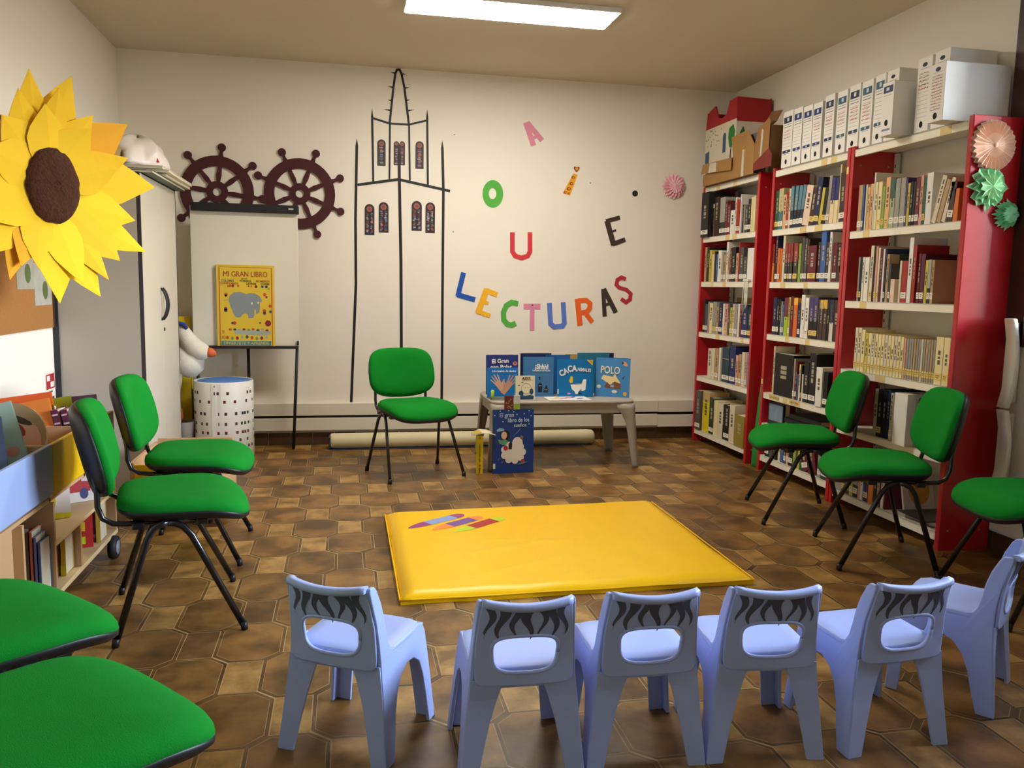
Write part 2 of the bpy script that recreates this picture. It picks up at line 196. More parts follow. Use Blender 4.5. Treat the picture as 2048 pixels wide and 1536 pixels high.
MISC={'O': (1.154,1.993),'i': [(1.81,2.182),(1.845,2.171),(1.786,2.005),(1.727,2.022)],'heart': (1.836,2.218),'dot': (2.339,2.045),'ros': (2.671,2.114),'nails': [(0.841,2.433),(0.842,1.688),(1.956,2.114)],'pin': (1.495,1.119)}
PETALS=[((-0.073,0.478),(-0.034,0.113),0.085,1,0),((0.126,0.493),(0.023,0.121),0.099,0,0),((0.037,0.422),(0.006,0.135),0.071,1,0),((0.224,0.343),(0.058,0.097),0.085,1,0),((0.408,0.336),(0.08,0.08),0.113,0,1),((0.382,0.175),(0.083,0.064),0.08,1,0),((0.553,0.057),(0.081,0.028),0.118,1,0),((0.406,-0.117),(0.081,-0.043),0.094,2,2),((0.475,-0.263),(0.073,-0.069),0.089,0,2),((0.319,-0.312),(0.054,-0.087),0.108,2,0),((0.206,-0.481),(0.03,-0.106),0.108,1,2),((0.097,-0.422),(0.006,-0.116),0.089,2,2),((-0.003,-0.51),(-0.008,-0.117),0.099,2,2),((-0.104,-0.36),(-0.045,-0.096),0.075,2,0),((-0.183,-0.353),(-0.069,-0.098),0.075,1,1),((-0.264,-0.298),(-0.073,-0.067),0.094,1,0),((-0.312,-0.169),(-0.083,-0.044),0.099,2,0),((-0.344,-0.043),(-0.081,-0.004),0.103,1,0),((-0.296,0.111),(-0.071,0.052),0.099,2,0),((-0.227,0.258),(-0.059,0.09),0.103,1,0),((-0.152,0.377),(-0.042,0.104),0.089,0,0),((-0.212,-0.411),(-0.066,-0.098),0.071,0,1),((0.305,0.112),(0.079,0.047),0.094,2,0),((0.242,-0.404),(0.039,-0.105),0.071,0,0),((-0.04,0.339),(-0.013,0.1),0.094,2,0),((0.17,0.271),(0.039,0.091),0.094,2,0)]
# ---------------- room shell ----------------
XL, XR, YB, ZC = -1.595, 3.19, -1.6, 2.9
WALL = M('f3ede0', .85, var=.03, vs_=1.2, bump=.12, bs=180, name='wall_paint')
CEIL = M('d8ccb6', .9, var=.03, vs_=1.0, bump=.08, bs=120, name='ceiling_paint')
def struct(mb, name, mats): return tag(mb.build(name, mats), None, None, None, 'structure')
struct(MB().box(XL-.12, XR+.12, YW, YW+.15, 0, ZC), 'wall_back', WALL)
struct(MB().box(XL-.15, XL, YB, YW, 0, ZC), 'wall_left', WALL)
struct(MB().box(XL-.15, XR+.15, YB-.15, YW+.15, ZC, ZC+.12), 'ceiling', CEIL)
# right wall with a window opening
WY0, WY1, WZ0, WZ1 = 1.30, 3.36, 1.10, 2.62
r = MB()
r.box(XR, XR+.15, WY1, YW, 0, ZC).box(XR, XR+.15, YB, WY0, 0, ZC).box(XR, XR+.15, WY0, WY1, 0, WZ0).box(XR, XR+.15, WY0, WY1, WZ1, ZC)
struct(r, 'wall_right', WALL)
struct(MB().box(XL, XR, YB-.15, YB, 0, ZC), 'wall_front', WALL)
BROWN = M('3a1f16', .45, var=.15, vs_=6, name='brown_window_frame')
def glass_mat():
    m = bpy.data.materials.new('window_glass'); m.use_nodes = True; n = m.node_tree.nodes; l = m.node_tree.links
    n.remove(n['Principled BSDF']); t = n.new('ShaderNodeBsdfTransparent'); g = n.new('ShaderNodeBsdfGlossy'); g.inputs['Roughness'].default_value = .02
    f = n.new('ShaderNodeFresnel'); f.inputs['IOR'].default_value = 1.45; x = n.new('ShaderNodeMixShader')
    nz = n.new('ShaderNodeTexNoise'); nz.inputs['Scale'].default_value = 2; rr = n.new('ShaderNodeMapRange'); rr.inputs[3].default_value = .93; rr.inputs[4].default_value = .97
    l.new(nz.outputs['Fac'], rr.inputs[0]); l.new(rr.outputs[0], t.inputs['Color'])
    l.new(f.outputs[0], x.inputs[0]); l.new(t.outputs[0], x.inputs[1]); l.new(g.outputs[0], x.inputs[2]); l.new(x.outputs[0], n['Material Output'].inputs[0])
    return m
GLASS = glass_mat()
f = MB(); c = .07
f.box(XR-.03, XR+.08, WY1-.02, WY1+.18, WZ0-.07, WZ1+.10, bev=.004)
f.box(XR-.03, XR+.08, WY0-.10, WY0+.06, WZ0-.07, WZ1+.10)
f.box(XR-.03, XR+.08, WY0, WY1, WZ0-.07, WZ0+.05); f.box(XR-.03, XR+.08, WY0, WY1, WZ1-.05, WZ1+.10)
f.box(XR+.02, XR+.07, 2.30, 2.36, WZ0, WZ1)
w1 = struct(f, 'window_1', BROWN)
g = MB().box(XR+.04, XR+.046, WY0+.05, WY1-.02, WZ0+.04, WZ1-.04).build('pane', GLASS, w1)
# floor: elongated octagon tiles with pale inserts, in one mesh
def floor_mats():
    out = []
    for nm, c1, c2, c3, sc in (('brown_tile', '4f3515', '775325', '996f36', 4.5), ('pale_insert', '765628', '9d773d', 'ba9252', 8.0), ('tile_joint', 'a88a54', 'b89a64', 'c4a670', 20.0), ('tile_border', '483012', '62441e', '795630', 7.0)):
        m = bpy.data.materials.new(nm); m.use_nodes = True; n = m.node_tree.nodes; l = m.node_tree.links; b = n['Principled BSDF']
        tc = n.new('ShaderNodeTexCoord'); nz = n.new('ShaderNodeTexNoise'); nz.inputs['Scale'].default_value = sc; nz.inputs['Detail'].default_value = 6; nz.inputs['Roughness'].default_value = .6
        cr = n.new('ShaderNodeValToRGB'); e = cr.color_ramp.elements; e[0].position = .36; e[0].color = lin(c1); e[1].position = .66; e[1].color = lin(c3)
        k = e.new(.5); k.color = lin(c2)
        l.new(tc.outputs['Object'], nz.inputs['Vector']); l.new(nz.outputs['Fac'], cr.inputs[0]); l.new(cr.outputs[0], b.inputs['Base Color'])
        rr = n.new('ShaderNodeMapRange'); rr.inputs[3].default_value = .3; rr.inputs[4].default_value = .48; l.new(nz.outputs['Fac'], rr.inputs[0]); l.new(rr.outputs[0], b.inputs['Roughness'])
        bp = n.new('ShaderNodeBump'); bp.inputs['Strength'].default_value = .12; bp.inputs['Distance'].default_value = .004; l.new(nz.outputs['Fac'], bp.inputs['Height']); l.new(bp.outputs[0], b.inputs['Normal'])
        out.append(m)
    return out
fl = MB()
fl.box(XL-.15, XR+.15, YB-.15, YW+.15, -.12, 0, 2)
PX, PY, TX0, TY0 = .1735, .2696, -.3222, 5.8695
SX, SY = .33*PX, .40*PY
def shrink(poly, d):
    cx = sum(p[0] for p in poly)/len(poly); cy = sum(p[1] for p in poly)/len(poly)
    hx = max(p[0] for p in poly)-cx; hy = max(p[1] for p in poly)-cy
    return [(cx+(x-cx)*(1-d/hx), cy+(y-cy)*(1-d/hy)) for x, y in poly]
def clipok(poly): return max(p[0] for p in poly) > XL and min(p[0] for p in poly) < XR and max(p[1] for p in poly) > YB and min(p[1] for p in poly) < YW
def clampp(poly):
    o = []
    for x, y in poly:
        q = (min(max(x, XL), XR), min(max(y, YB), YW))
        if not o or (abs(q[0]-o[-1][0])+abs(q[1]-o[-1][1])) > 1e-5: o.append(q)
    if len(o) > 1 and abs(o[0][0]-o[-1][0])+abs(o[0][1]-o[-1][1]) < 1e-5: o.pop()
    return o
def flat(poly, z, m):
    poly = clampp(poly)
    if len(poly) >= 3 and (max(p[0] for p in poly)-min(p[0] for p in poly)) > .002 and (max(p[1] for p in poly)-min(p[1] for p in poly)) > .002:
        fl.face([(x, y, z) for x, y in poly], m)
for i in range(-9, 24):
    for j in range(-30, 5):
        cx, cy = TX0+i*PX+j*.0007, TY0+j*PY+i*.0045
        if (i+j) % 2:   # pale insert (squares sit where i+j is even in the survey)
            a, b = PX-SX, PY-SY
            oc = [(cx-a, cy-SY), (cx-a, cy+SY), (cx-SX, cy+b), (cx+SX, cy+b), (cx+a, cy+SY), (cx+a, cy-SY), (cx+SX, cy-b), (cx-SX, cy-b)]
            if clipok(oc):
                flat(shrink(oc, .0016), .0005, 3); flat(shrink(oc, .0125), .0008, 2); flat(shrink(oc, .0142), .0011, 0)
        else:
            sq = [(cx-SX, cy-SY), (cx+SX, cy-SY), (cx+SX, cy+SY), (cx-SX, cy+SY)]
            if clipok(sq): flat(shrink(sq, .0018), .0005, 3 if (i*7+j*3) % 5 == 0 else 1)
o = fl.build('floor', floor_mats(), fix=False); tag(o, None, None, None, 'structure')
# tile skirting on the back wall, cable trunking above it
SK = M('4d351d', .5, var=.25, vs_=10, name='brown_skirting_tile')
b = MB(); x = XL
while x < XR-.02:
    b.box(x+.002, min(x+.165, XR), YW-.012, YW, 0, .095, bev=.0015, seg=1); x += .168
struct(b, 'baseboard_back', SK)
b = MB(); y = YB
while y < YW-.03:
    b.box(XR-.012, XR, y+.002, min(y+.166, YW-.02), 0, .095); b.box(XL, XL+.012, y+.002, min(y+.166, YW-.02), 0, .095); y += .168
struct(b, 'baseboard_side', SK)
PLAST = M('e3dccb', .5, var=.03, name='trunking_plastic'); DARK = M('17110c', .6, name='dark_slot')
b = MB()
b.box(XL, 2.60, YW-.045, YW, .118, .216, bev=.003).box(XL, 2.60, YW-.045, YW, .236, .332, bev=.003).box(XL, 3.15, YW-.018, YW, .118, .33, 1)
b.box(2.602, 3.15, YW-.052, YW, .108, .210, bev=.003).box(2.602, 3.15, YW-.052, YW, .234, .334, bev=.003)
struct(b, 'trim_1', [PLAST, DARK])
b = MB().box(XR-.03, XR, YB, 3.44, .112, .172, bev=.003)
struct(b, 'trim_2', [PLAST])

# ceiling lights
def lamp(x0, x1, y0, y1, label, power):
    t = thing('ceiling_light', label, 'ceiling light', ((x0+x1)/2, (y0+y1)/2, ZC))
    part(MB().box(x0-.012, x1+.012, y0-.012, y1+.012, ZC-.03, ZC, bev=.003), 'housing', M('f4f2ee', .4, name='white_housing'), t)
    part(MB().box(x0, x1, y0, y1, ZC-.034, ZC-.029), 'diffuser', M('fff7ec', .5, var=0, emit=power, name='lit_diffuser'), t)
lamp(.36, 1.585, 4.815, 5.12, 'long white rectangular LED ceiling light glowing at the top centre', 31)
# ---------------- green visitor chairs ----------------
def tloc(o, root): o.parent = root; return o
GREEN = M('108226', .95, var=.10, vs_=14, bump=.25, bs=420, sheen=.0, spec=.15, name='green_fabric')
BLKP = M('16171a', .45, var=.05, name='black_plastic'); BLKM = M('101114', .28, var=.05, coat=.4, name='black_tube')
def outline(hx, hy, n=48, e=3.6, f=None):
    P = []
    for k in range(n):
        a = 2*PI*k/n; c, s = math.cos(a), math.sin(a)
        x = hx*math.copysign(abs(c)**(2/e), c); y = hy*math.copysign(abs(s)**(2/e), s)
        if f: x, y = f(x, y)
        P.append((x, y))
    return P
def pad(mb, out, layers, mp, m=0):
    mb.loft([[mp(x*s, y*s, z) for x, y in out] for s, z in layers], m)
def seat_c(x, y):
    z = .010*(x/.24)**2*(1 if y < 0 else max(0, 1-y/.2)) - .006*math.cos(max(-1.5, min(1.5, y*8)))
    if y > .06: z -= 1.5*(y-.06)**2
    if y < -.13: z += .7*(y+.13)**2
    return z
def make_chair(label):
    t = thing('green_chair', label, 'chair')
    so = outline(.243, .225, 56, 4.2, lambda x, y: (x*(1-.10*max(0, -y/.225)), y+(.012*(1-(x/.243)**2) if y > 0 else 0)))
    mp = lambda x, y, z: (x, y+.015, .445+z+seat_c(x, y))
    b = MB(); pad(b, so, [(.90,-.006),(.975,-.004),(1.0,.008),(.99,.022),(.955,.034),(.88,.044),(.74,.050),(.5,.053),(.25,.053)], mp)
    tloc(b.build('seat', GREEN, smooth=True), t)
    b = MB(); pad(b, so, [(.55,-.032),(.80,-.032),(.93,-.026),(.995,-.008),(1.0,.002),(.985,.006),(.9,.004)], mp)
    tloc(b.build('seat_shell', BLKP, smooth=True), t)
    th = math.radians(13)
    def bm_(u, v, n):
        yy = n + .045*(u/.24)**2 - .01
        return (u, -.285 - v*math.sin(th) + yy*math.cos(th), .665 + v*math.cos(th) + yy*math.sin(th))
    bo = outline(.240, .158, 56, 4.0, lambda x, v: (x*(1-.07*max(0, v/.158)), v-(.020*(1-(x/.24)**2) if v < -.05 else -.008*(1-(x/.24)**2))))
    b = MB(); pad(b, bo, [(.9,-.004),(.985,-.002),(1.0,.010),(.985,.024),(.94,.034),(.84,.042),(.6,.048),(.3,.043)], bm_)
    tloc(b.build('backrest', GREEN, smooth=True), t)
    b = MB(); pad(b, bo, [(.4,-.034),(.75,-.032),(.9,-.026),(.98,-.012),(1.0,.002),(.985,.004),(.9,.002)], bm_)
    tloc(b.build('backrest_shell', BLKP, smooth=True), t)
    for s in (-1, 1):
        b = MB(); b.tube([(s*.215,-.04,.412),(s*.216,-.015,.408),(s*.219,.012,.394),(s*.224,.038,.362),(s*.262,.205,.018)], .0098, n=12, ry=.0122)
        tloc(b.build('leg', BLKM), t)
        b = MB(); b.tube([(s*.215,-.04,.412),(s*.216,-.062,.409),(s*.219,-.088,.394),(s*.224,-.108,.362),(s*.262,-.215,.018)], .0098, n=12, ry=.0122)
        tloc(b.build('leg', BLKM), t)
        for fy in (.207, -.217):
            b = MB(); b.tube([(s*.262,fy*.99,.03),(s*.263,fy*1.01,.001)], .0125, n=12, ry=.0145)
            tloc(b.build('foot_cap', BLKP), t)
        b = MB(); b.tube([(s*.186,.12,.412),(s*.186,-.17,.412),(s*.186,-.215,.417),(s*.186,-.248,.438),(s*.186,-.262,.480),(s*.186,-.262,.530),(s*.186,-.272,.600)], .0098, n=12)
        tloc(b.build('back_support', BLKM), t)
    b = MB(); b.box(-.215,.215,.055,.095,.395,.418, bev=.004); b.box(-.215,.215,-.155,-.115,.395,.418, bev=.004); b.box(-.12,.12,-.12,.06,.400,.414)
    tloc(b.build('seat_frame', BLKM), t)
    for sx_ in (-1, 1):
        b = MB(); b.lathe([(.012,0),(.014,.004),(.014,.012),(.008,.018)], (sx_*.12, .075, .378), n=12); tloc(b.build('bolt', BLKP), t)
    return t
def face(dx, dy): return math.atan2(-dx, dy)
GC = [((.461,5.440), (.315,-.949), 'green fabric chair facing the viewer in front of the taped church tower'),
      ((2.520,4.190), (-.952,.305), 'green fabric chair facing left before the middle bookcase'),
      ((2.510,3.446), (-.938,.346), 'green fabric chair facing left beside the near end of the red bookcases'),
      ((2.733,2.770), (-.97,.20), 'green fabric chair cut off by the right edge of the picture'),
      ((-.622,3.226), (.97,.20), 'green fabric chair facing right in front of the blue and yellow book bins'),
      ((-.680,3.985), (.999,.02), 'green fabric chair facing right, in front of the white perforated drum'),
      ((-.835,2.045), (.71,.70), 'green chair seat at the left edge, the farther of the two cut off there'),
      ((-.535,1.535), (.75,.66), 'green chair seat nearest the viewer in the bottom left corner')]
ch0 = make_chair('x')
for k, ((x, y), (dx, dy), lb) in enumerate(GC):
    if k == 0: ch0.location = (x, y, .0015); ch0.rotation_euler = (0, 0, face(dx, dy)); ch0['label'] = lb; ch0['group'] = 'green fabric chairs round the mat'
    else: dup(ch0, (x, y, .0015), face(dx, dy), lb)

# ---------------- pale blue children's chairs ----------------
KBL = M('aabdf2', .42, var=.03, vs_=5, bump=.05, bs=500, name='pale_blue_plastic')
KDK = M('4c556e', .5, var=.08, vs_=12, name='dark_wave_groove')
def kx(z):   # half width of the side panels by height
    return .166-.028*min(1, z/.28)-.014*max(0, min(1, (z-.28)/.2))
def make_kid(label):
    t = thing('childrens_chair', label, 'chair')
    # side silhouette (y forward, z up): rear leg, arch, front leg, seat edge, back upright
    S = [(-.162,0),(-.112,0),(-.094,.06),(-.080,.12),(-.060,.17),(-.030,.205),(.010,.222),(.050,.218),(.082,.195),(.097,.150),(.106,.08),(.112,0),(.150,0),(.146,.10),(.140,.20),(.134,.265),(.120,.292),(.095,.300),(.0,.300),(-.050,.298),(-.078,.305),(-.090,.325),(-.098,.36),(-.104,.40),(-.116,.44),(-.134,.478),(-.146,.492),(-.168,.494),(-.172,.484),(-.160,.44),(-.146,.39),(-.138,.33),(-.136,.28),(-.140,.20),(-.150,.10)]
    for s in (-1, 1):
        b = MB(); th = .011
        A = [b.bm.verts.new((s*kx(z), y, z)) for y, z in S]; B = [b.bm.verts.new((s*(kx(z)-th), y, z)) for y, z in S]; n = len(S)
        b.bm.faces.new(A); b.bm.faces.new(B[::-1])
        for i in range(n): b.bm.faces.new((A[i], B[i], B[(i+1) % n], A[(i+1) % n]))
        o = tloc(b.build('side_panel', KBL), t)
        md = o.modifiers.new('bevel', 'BEVEL'); md.width = .003; md.segments = 2; md.limit_method = 'ANGLE'
        # leg flanges that give each leg its angle section
        for nm, yb, wz in (('leg_flange', -1, [(0,.044),(.08,.052),(.16,.062),(.22,.074),(.272,.088)]), ('leg_flange', 1, [(0,.052),(.10,.052),(.20,.056),(.27,.062)])):
            b = MB(); R = []
            for z, wd in wz:
                yo = (-.162+.020*min(1, z/.2) if yb < 0 else .150-.016*min(1, z/.27))
                x0 = s*(kx(z)-.003); x1 = s*(kx(z)-.003-wd)
                yi = yo+.008 if yb < 0 else yo-.008
                R.append([(x0, yo, z), (x1, yo+(.004 if yb < 0 else -.004), z), (x1, yi+(.004 if yb < 0 else -.004), z), (x0, yi, z)])
            b.loft(R); o = tloc(b.build(nm, KBL), t)
            for p in o.data.polygons: p.use_smooth = False
    # seat slab
    b = MB(); so = outline(.139, .134, 48, 5.5)
    def sm(x, y, z):
        zz = -.004*math.cos(x*9)*math.cos(y*10)-.6*max(0, y-.075)**2*2
        return (x, y-.002, .294+z+zz)
    pad(b, so, [(.93,-.012),(.985,-.010),(1.0,-.002),(.985,.005),(.95,.008),(.7,.009),(.4,.009)], sm)
    tloc(b.build('seat', KBL, smooth=True), t)
    b = MB(); b.box(-.136,.136,.118,.128,.235,.292, bev=.003); tloc(b.build('front_apron', KBL), t)
    # back panel with the rounded opening
    N = 64
    inner = outline(.086, .051, N, 3.4, lambda x, z: (x*(1+.06*z/.051), z+.346))
    outer = outline(.128, .115, N, 14, lambda x, z: (x*(1-.06*max(0, z/.115)), z+.377))
    def ymap(x, z, n):
        yc = -.138 if z < .33 else -.138-(z-.33)**1.15*.20
        top = max(0, (z-.40)/.09)
        return (x*(1-.05*max(0, (z-.3)/.2)), yc-.026*(1-(x/.142)**2)*(.45+.55*top)+n+.0, z+.010*(x/.142)**2*top-(.004*(1-(x/.142)**2)*top))
    ks = [0,.1,.3,.55,.8,.95,1]
    fr = [[ymap(i[0]+(o_[0]-i[0])*k, i[1]+(o_[1]-i[1])*k, .006) for i, o_ in zip(inner, outer)] for k in ks]
    bk = [[ymap(i[0]+(o_[0]-i[0])*k, i[1]+(o_[1]-i[1])*k, -.006) for i, o_ in zip(inner, outer)] for k in ks]
    b = MB(); rings = fr+bk[::-1]+[fr[0]]
    b.loft(rings, cap0=False, cap1=False); bmesh.ops.remove_doubles(b.bm, verts=b.bm.verts, dist=1e-6)
    tloc(b.build('back_panel', KBL, smooth=True), t)
    # rolled rims: round the opening and along the top
    b = MB(); b.tube([ymap(x, z, -.004) for x, z in inner+[inner[0]]], .0055, n=8); tloc(b.build('opening_rim', KBL), t)
    b = MB(); tp = [ymap(-.120+.240*k/16, .488, -.006) for k in range(17)]
    b.loft([[ (p[0], p[1]+dy, p[2]+dz) for dy, dz in ((-.011,-.010),(-.011,.002),(-.007,.007),(.010,.007),(.014,.002),(.014,-.010))] for p in tp]); tloc(b.build('top_rim', KBL, smooth=False), t)
    # wavy grooves on the rear of the back, their shade put in as darker stripes
    b = MB()
    for q, (x0, w0, ph) in enumerate(((-.100,.018,0), (-.068,.024,.5), (-.030,.020,.9), (.004,.026,.2), (.040,.016,1.4), (.070,.022,.8), (.098,.018,.3))):
        L = []; 
        for k in range(13):
            f_ = k/12; z = .476-.090*f_*(1 if q % 2 else .92); xc = x0+.010*math.sin(f_*5.2+ph*2)*(1 if x0 < 0 else -1); wd = w0*1.25*(1-f_)**.8+.001
            L.append([ymap(xc-wd/2, z, -.0068), ymap(xc+wd/2, z, -.0068)])
        for p, q2 in zip(L, L[1:]): b.face([p[0], p[1], q2[1], q2[0]])
    tloc(b.build('wave_grooves', KDK), t)
    # bracket nubs beneath the seat
    b = MB(); b.box(-.125,-.112,-.118,-.108,.235,.27); b.box(.112,.125,-.118,-.108,.235,.27); b.box(-.12,.12,-.130,-.124,.245,.28); tloc(b.build('seat_bracket', KBL), t)
    return t
KC = [((.038,2.250), (.50,.866), 'pale blue children\'s chair turned to the right, leftmost of the row'),
      ((.448,2.085), (.03,1), 'pale blue children\'s chair second from the left, seen from behind'),
      ((.785,2.085), (.03,1), 'pale blue children\'s chair third from the left, before the mat\'s front edge'),
      ((1.130,2.065), (.10,.995), 'pale blue children\'s chair fourth from the left, before the mat\'s right corner'),
      ((1.500,2.050), (-.06,1), 'pale blue children\'s chair fifth from the left, partly hiding the last one'),
      ((1.935,2.225), (-.64,.77), 'pale blue children\'s chair at the right end, turned to show its side')]
k0 = make_kid('x')
for k, ((x, y), (dx, dy), lb) in enumerate(KC):
    if k == 0: k0.location = (x, y, .0015); k0.rotation_euler = (0, 0, face(dx, dy)); k0['label'] = lb; k0['group'] = 'row of pale blue children\'s chairs'
    else: dup(k0, (x, y, .0015), face(dx, dy), lb)

# ---------------- yellow mat ----------------
YEL = M('ffc800', .36, var=.03, vs_=2, bump=.10, bs=9, coat=.0, spec=.4, name='yellow_vinyl')
C4 = [(.212,4.398), (.212,3.152), (1.742,3.165), (1.768,4.465)]
mt = thing('play_mat', 'yellow vinyl play mat with three crayon patches on the floor', 'mat', (.98, 3.8, 0))
def mq(u, v):
    a = Vector(C4[1]).lerp(Vector(C4[2]), u); b_ = Vector(C4[0]).lerp(Vector(C4[3]), u); return a.lerp(b_, v)
NU, NV = 70, 60
def hgt(u, v):
    e = min(u, 1-u, v, 1-v); z = .041*min(1, (e*NU/2.2))**.5 if e < 2.2/NU else .041
    z += .0035*math.exp(-((v-u*.35-.30)/.02)**2)*(.2 < u < .5)+.003*math.exp(-((v+u*.3-.62)/.018)**2)*(.1 < u < .6)+.003*math.exp(-((v-u*.55-.02)/.022)**2)*(.2 < u < .6)
    z += .0022*math.sin(u*9+v*5)*math.sin(v*7)+.0012*math.sin(u*31+v*13)*(1 if v < .3 else .4)
    return max(z, .0)
b = MB(); R = []
for i in range(NU+1):
    R.append([])
    for j in range(NV+1):
        u, v = i/NU, j/NV; p = mq(u, v)
        wob = .004*math.sin(u*17)+.003*math.sin(v*13)
        R[-1].append(b.bm.verts.new((p.x+wob*(0 if 0 < i < NU else 1), p.y+wob*(0 if 0 < j < NV else 1), .0015+max(.018 if (i in (0, NU) or j in (0, NV)) else 0, hgt(u, v)))))
for i in range(NU):
    for j in range(NV): f = b.bm.faces.new((R[i][j], R[i+1][j], R[i+1][j+1], R[i][j+1])); f.smooth = True
bd = [R[i][0] for i in range(NU+1)]+[R[NU][j] for j in range(1, NV+1)]+[R[i][NV] for i in range(NU-1, -1, -1)]+[R[0][j] for j in range(NV-1, 0, -1)]
lo = [b.bm.verts.new((v.co.x, v.co.y, .0015)) for v in bd]
for k in range(len(bd)): b.bm.faces.new((bd[k], lo[k], lo[(k+1) % len(bd)], bd[(k+1) % len(bd)]))
b.bm.faces.new(lo)
part(b, 'mat_cover', YEL, mt)
b2 = MB(); b2.tube([mq(u, 0).to_3d()+Vector((0,-.003,.022+.001*math.sin(u*20))) for u in [k/30 for k in range(31)]], .0035, n=6); b2.tube([mq(0, u).to_3d()+Vector((-.003,0,.022)) for u in [k/30 for k in range(31)]], .0035, n=6); b2.tube([mq(1, u).to_3d()+Vector((.003,0,.022)) for u in [k/30 for k in range(31)]], .0035, n=6)
part(b2, 'piping', YEL, mt)
for (p0, p1, c1, c2, nm) in (((.309,4.044),(.620,4.268),'a03c7e','8fa6dc','purple and pale blue crayon patch'), ((.426,3.998),(.711,4.213),'ff9038','7a4e9c','orange and violet crayon patch'), ((.531,3.951),(.822,4.185),'c4dc1e','b3242a','lime and red crayon patch')):
    P0, P1 = Vector(p0), Vector(p1); d = (P1-P0); Lc = d.length; d.normalize(); nn = Vector((-d.y, d.x)); hw = .036
    def q(u, v):
        p = P0+d*u*Lc+nn*v*hw
        # surface height
        uu = (p.x-.212)/1.54; vv = (p.y-3.155)/1.27
        return (p.x, p.y, .0030+hgt(uu, vv))
    b = MB()
    def strip(pr, m):
        for (u0, h0), (u1, h1) in zip(pr, pr[1:]): b.face([q(u0, -h0), q(u1, -h1), q(u1, h1), q(u0, h0)], m)
    strip([(0,.05),(.03,.28),(.08,.5),(.16,.75),(.26,.95),(.34,1)], 0); strip([(.34,1),(.46,1),(.6,1),(.74,1),(.82,1)], 1); strip([(.82,1),(.9,.97),(.95,.8),(.985,.5),(1,.1)], 0)
    o = part(b, 'crayon_patch', [M(c1, .45, var=.02), M(c2, .45, var=.02)], mt); o['label'] = nm
# ---------------- wall decorations ----------------
BT = M('15130f', .6, var=.15, vs_=20, name='black_tape')
tw = thing('tape_tower_drawing', 'church tower outlined in black tape on the back wall', 'wall drawing', (.39, YW, 1.5))
def wallart(pts, mat, t_, nm, root, d0=0.0):
    return part(MB().prism(pts, onwall, d0, d0+t_), nm, mat, root)
for k, (nm, pts, wd) in enumerate(TOWER):
    P = list(pts); wd = wd*1.22
    if nm == 'post' and k < 3 or nm == 'upper_post' and k in (4, 5):   # sharpened top
        a, b_ = Vector(P[0]), Vector(P[1]); d = (b_-a).normalized(); n = Vector((-d.y, d.x))
        out = ribbon([tuple(a+d*.06)]+P[1:], wd); h = len(out)//2
        out = [tuple(a)]+out
    else: out = ribbon(P, wd)
    wallart(out, BT, .0015+.0003*k, nm+'_tape', tw)
for a, b_ in THORNS:
    A, B_ = Vector(a), Vector(b_); d = (B_-A).normalized(); n = Vector((-d.y, d.x))*.007
    wallart([tuple(A+n), tuple(B_), tuple(A-n)], BT, .0018, 'thorn_tape', tw)
def stained(x0, z0, x1, z1, label, pointed=False):
    t = thing('stained_glass_print', label, 'picture', ((x0+x1)/2, YW, min(z0, z1)), 0, 'stained glass window prints on the taped tower')
    w_, h_ = x1-x0, z0-z1; cx = (x0+x1)/2
    arch = [(x0, z1), (x1, z1)]+[(cx+w_/2*math.cos(a), z0-w_/2*(1.15 if pointed else 1)+(w_/2*(1.15 if pointed else 1))*math.sin(a)) for a in [PI*k/12 for k in range(13)]]
    wallart(arch, M('2a1c22', .5, var=.3, vs_=40), .0012, 'print', t)
    cols = ['7a4038', 'a88f86', '3d4f7a', '9c5a44', 'b5a9a0', '5a2e30', '6f7fa0', '4a5a48']
    b = MB(); rng = random.Random(int(x0*1000)); nr = 5; nc = 2 if w_ > .07 else 1; rw = h_*.68/nr
    for i in range(nr):
        for j in range(nc):
            for s in range(3):
                cxx = x0+w_*(.28+.44*j if nc == 2 else .5)+(rng.random()-.5)*w_*.12; cz = z1+h_*.05+rw*(i+.5)+(s-1)*rw*.28
                ww = w_*(.13 if nc == 2 else .24)*(.6+.5*rng.random())
                c_ = rng.randrange(len(cols)); b.prism([(cxx-ww, cz-rw*.13), (cxx+ww, cz-rw*.16), (cxx+ww*.9, cz+rw*.13), (cxx-ww*.9, cz+rw*.14)], onwall, .0012, .0018, c_)
    cz = z0-w_*.5
    b.prism(oval(cx, cz, w_*.30, w_*.30, 12), onwall, .0012, .0016, 3); b.prism(oval(cx, cz, w_*.14, w_*.14, 10), onwall, .0016, .0019, 0)
    part(b, 'glass_figures', [M(c_, .5, var=.2, vs_=50) for c_ in cols], t)
nmz = ['upper left of the spire base', 'upper centre, left half of the pair', 'upper centre, right half of the pair', 'upper right of the spire base', 'lower row, far left', 'lower row, second from left', 'lower row, third from left', 'lower row, far right']
for (a, b_), nm in zip(WINS, nmz):
    stained(a[0], a[1], b_[0], b_[1], 'arched stained glass print on the taped tower, '+nm, 'pair' in nm)
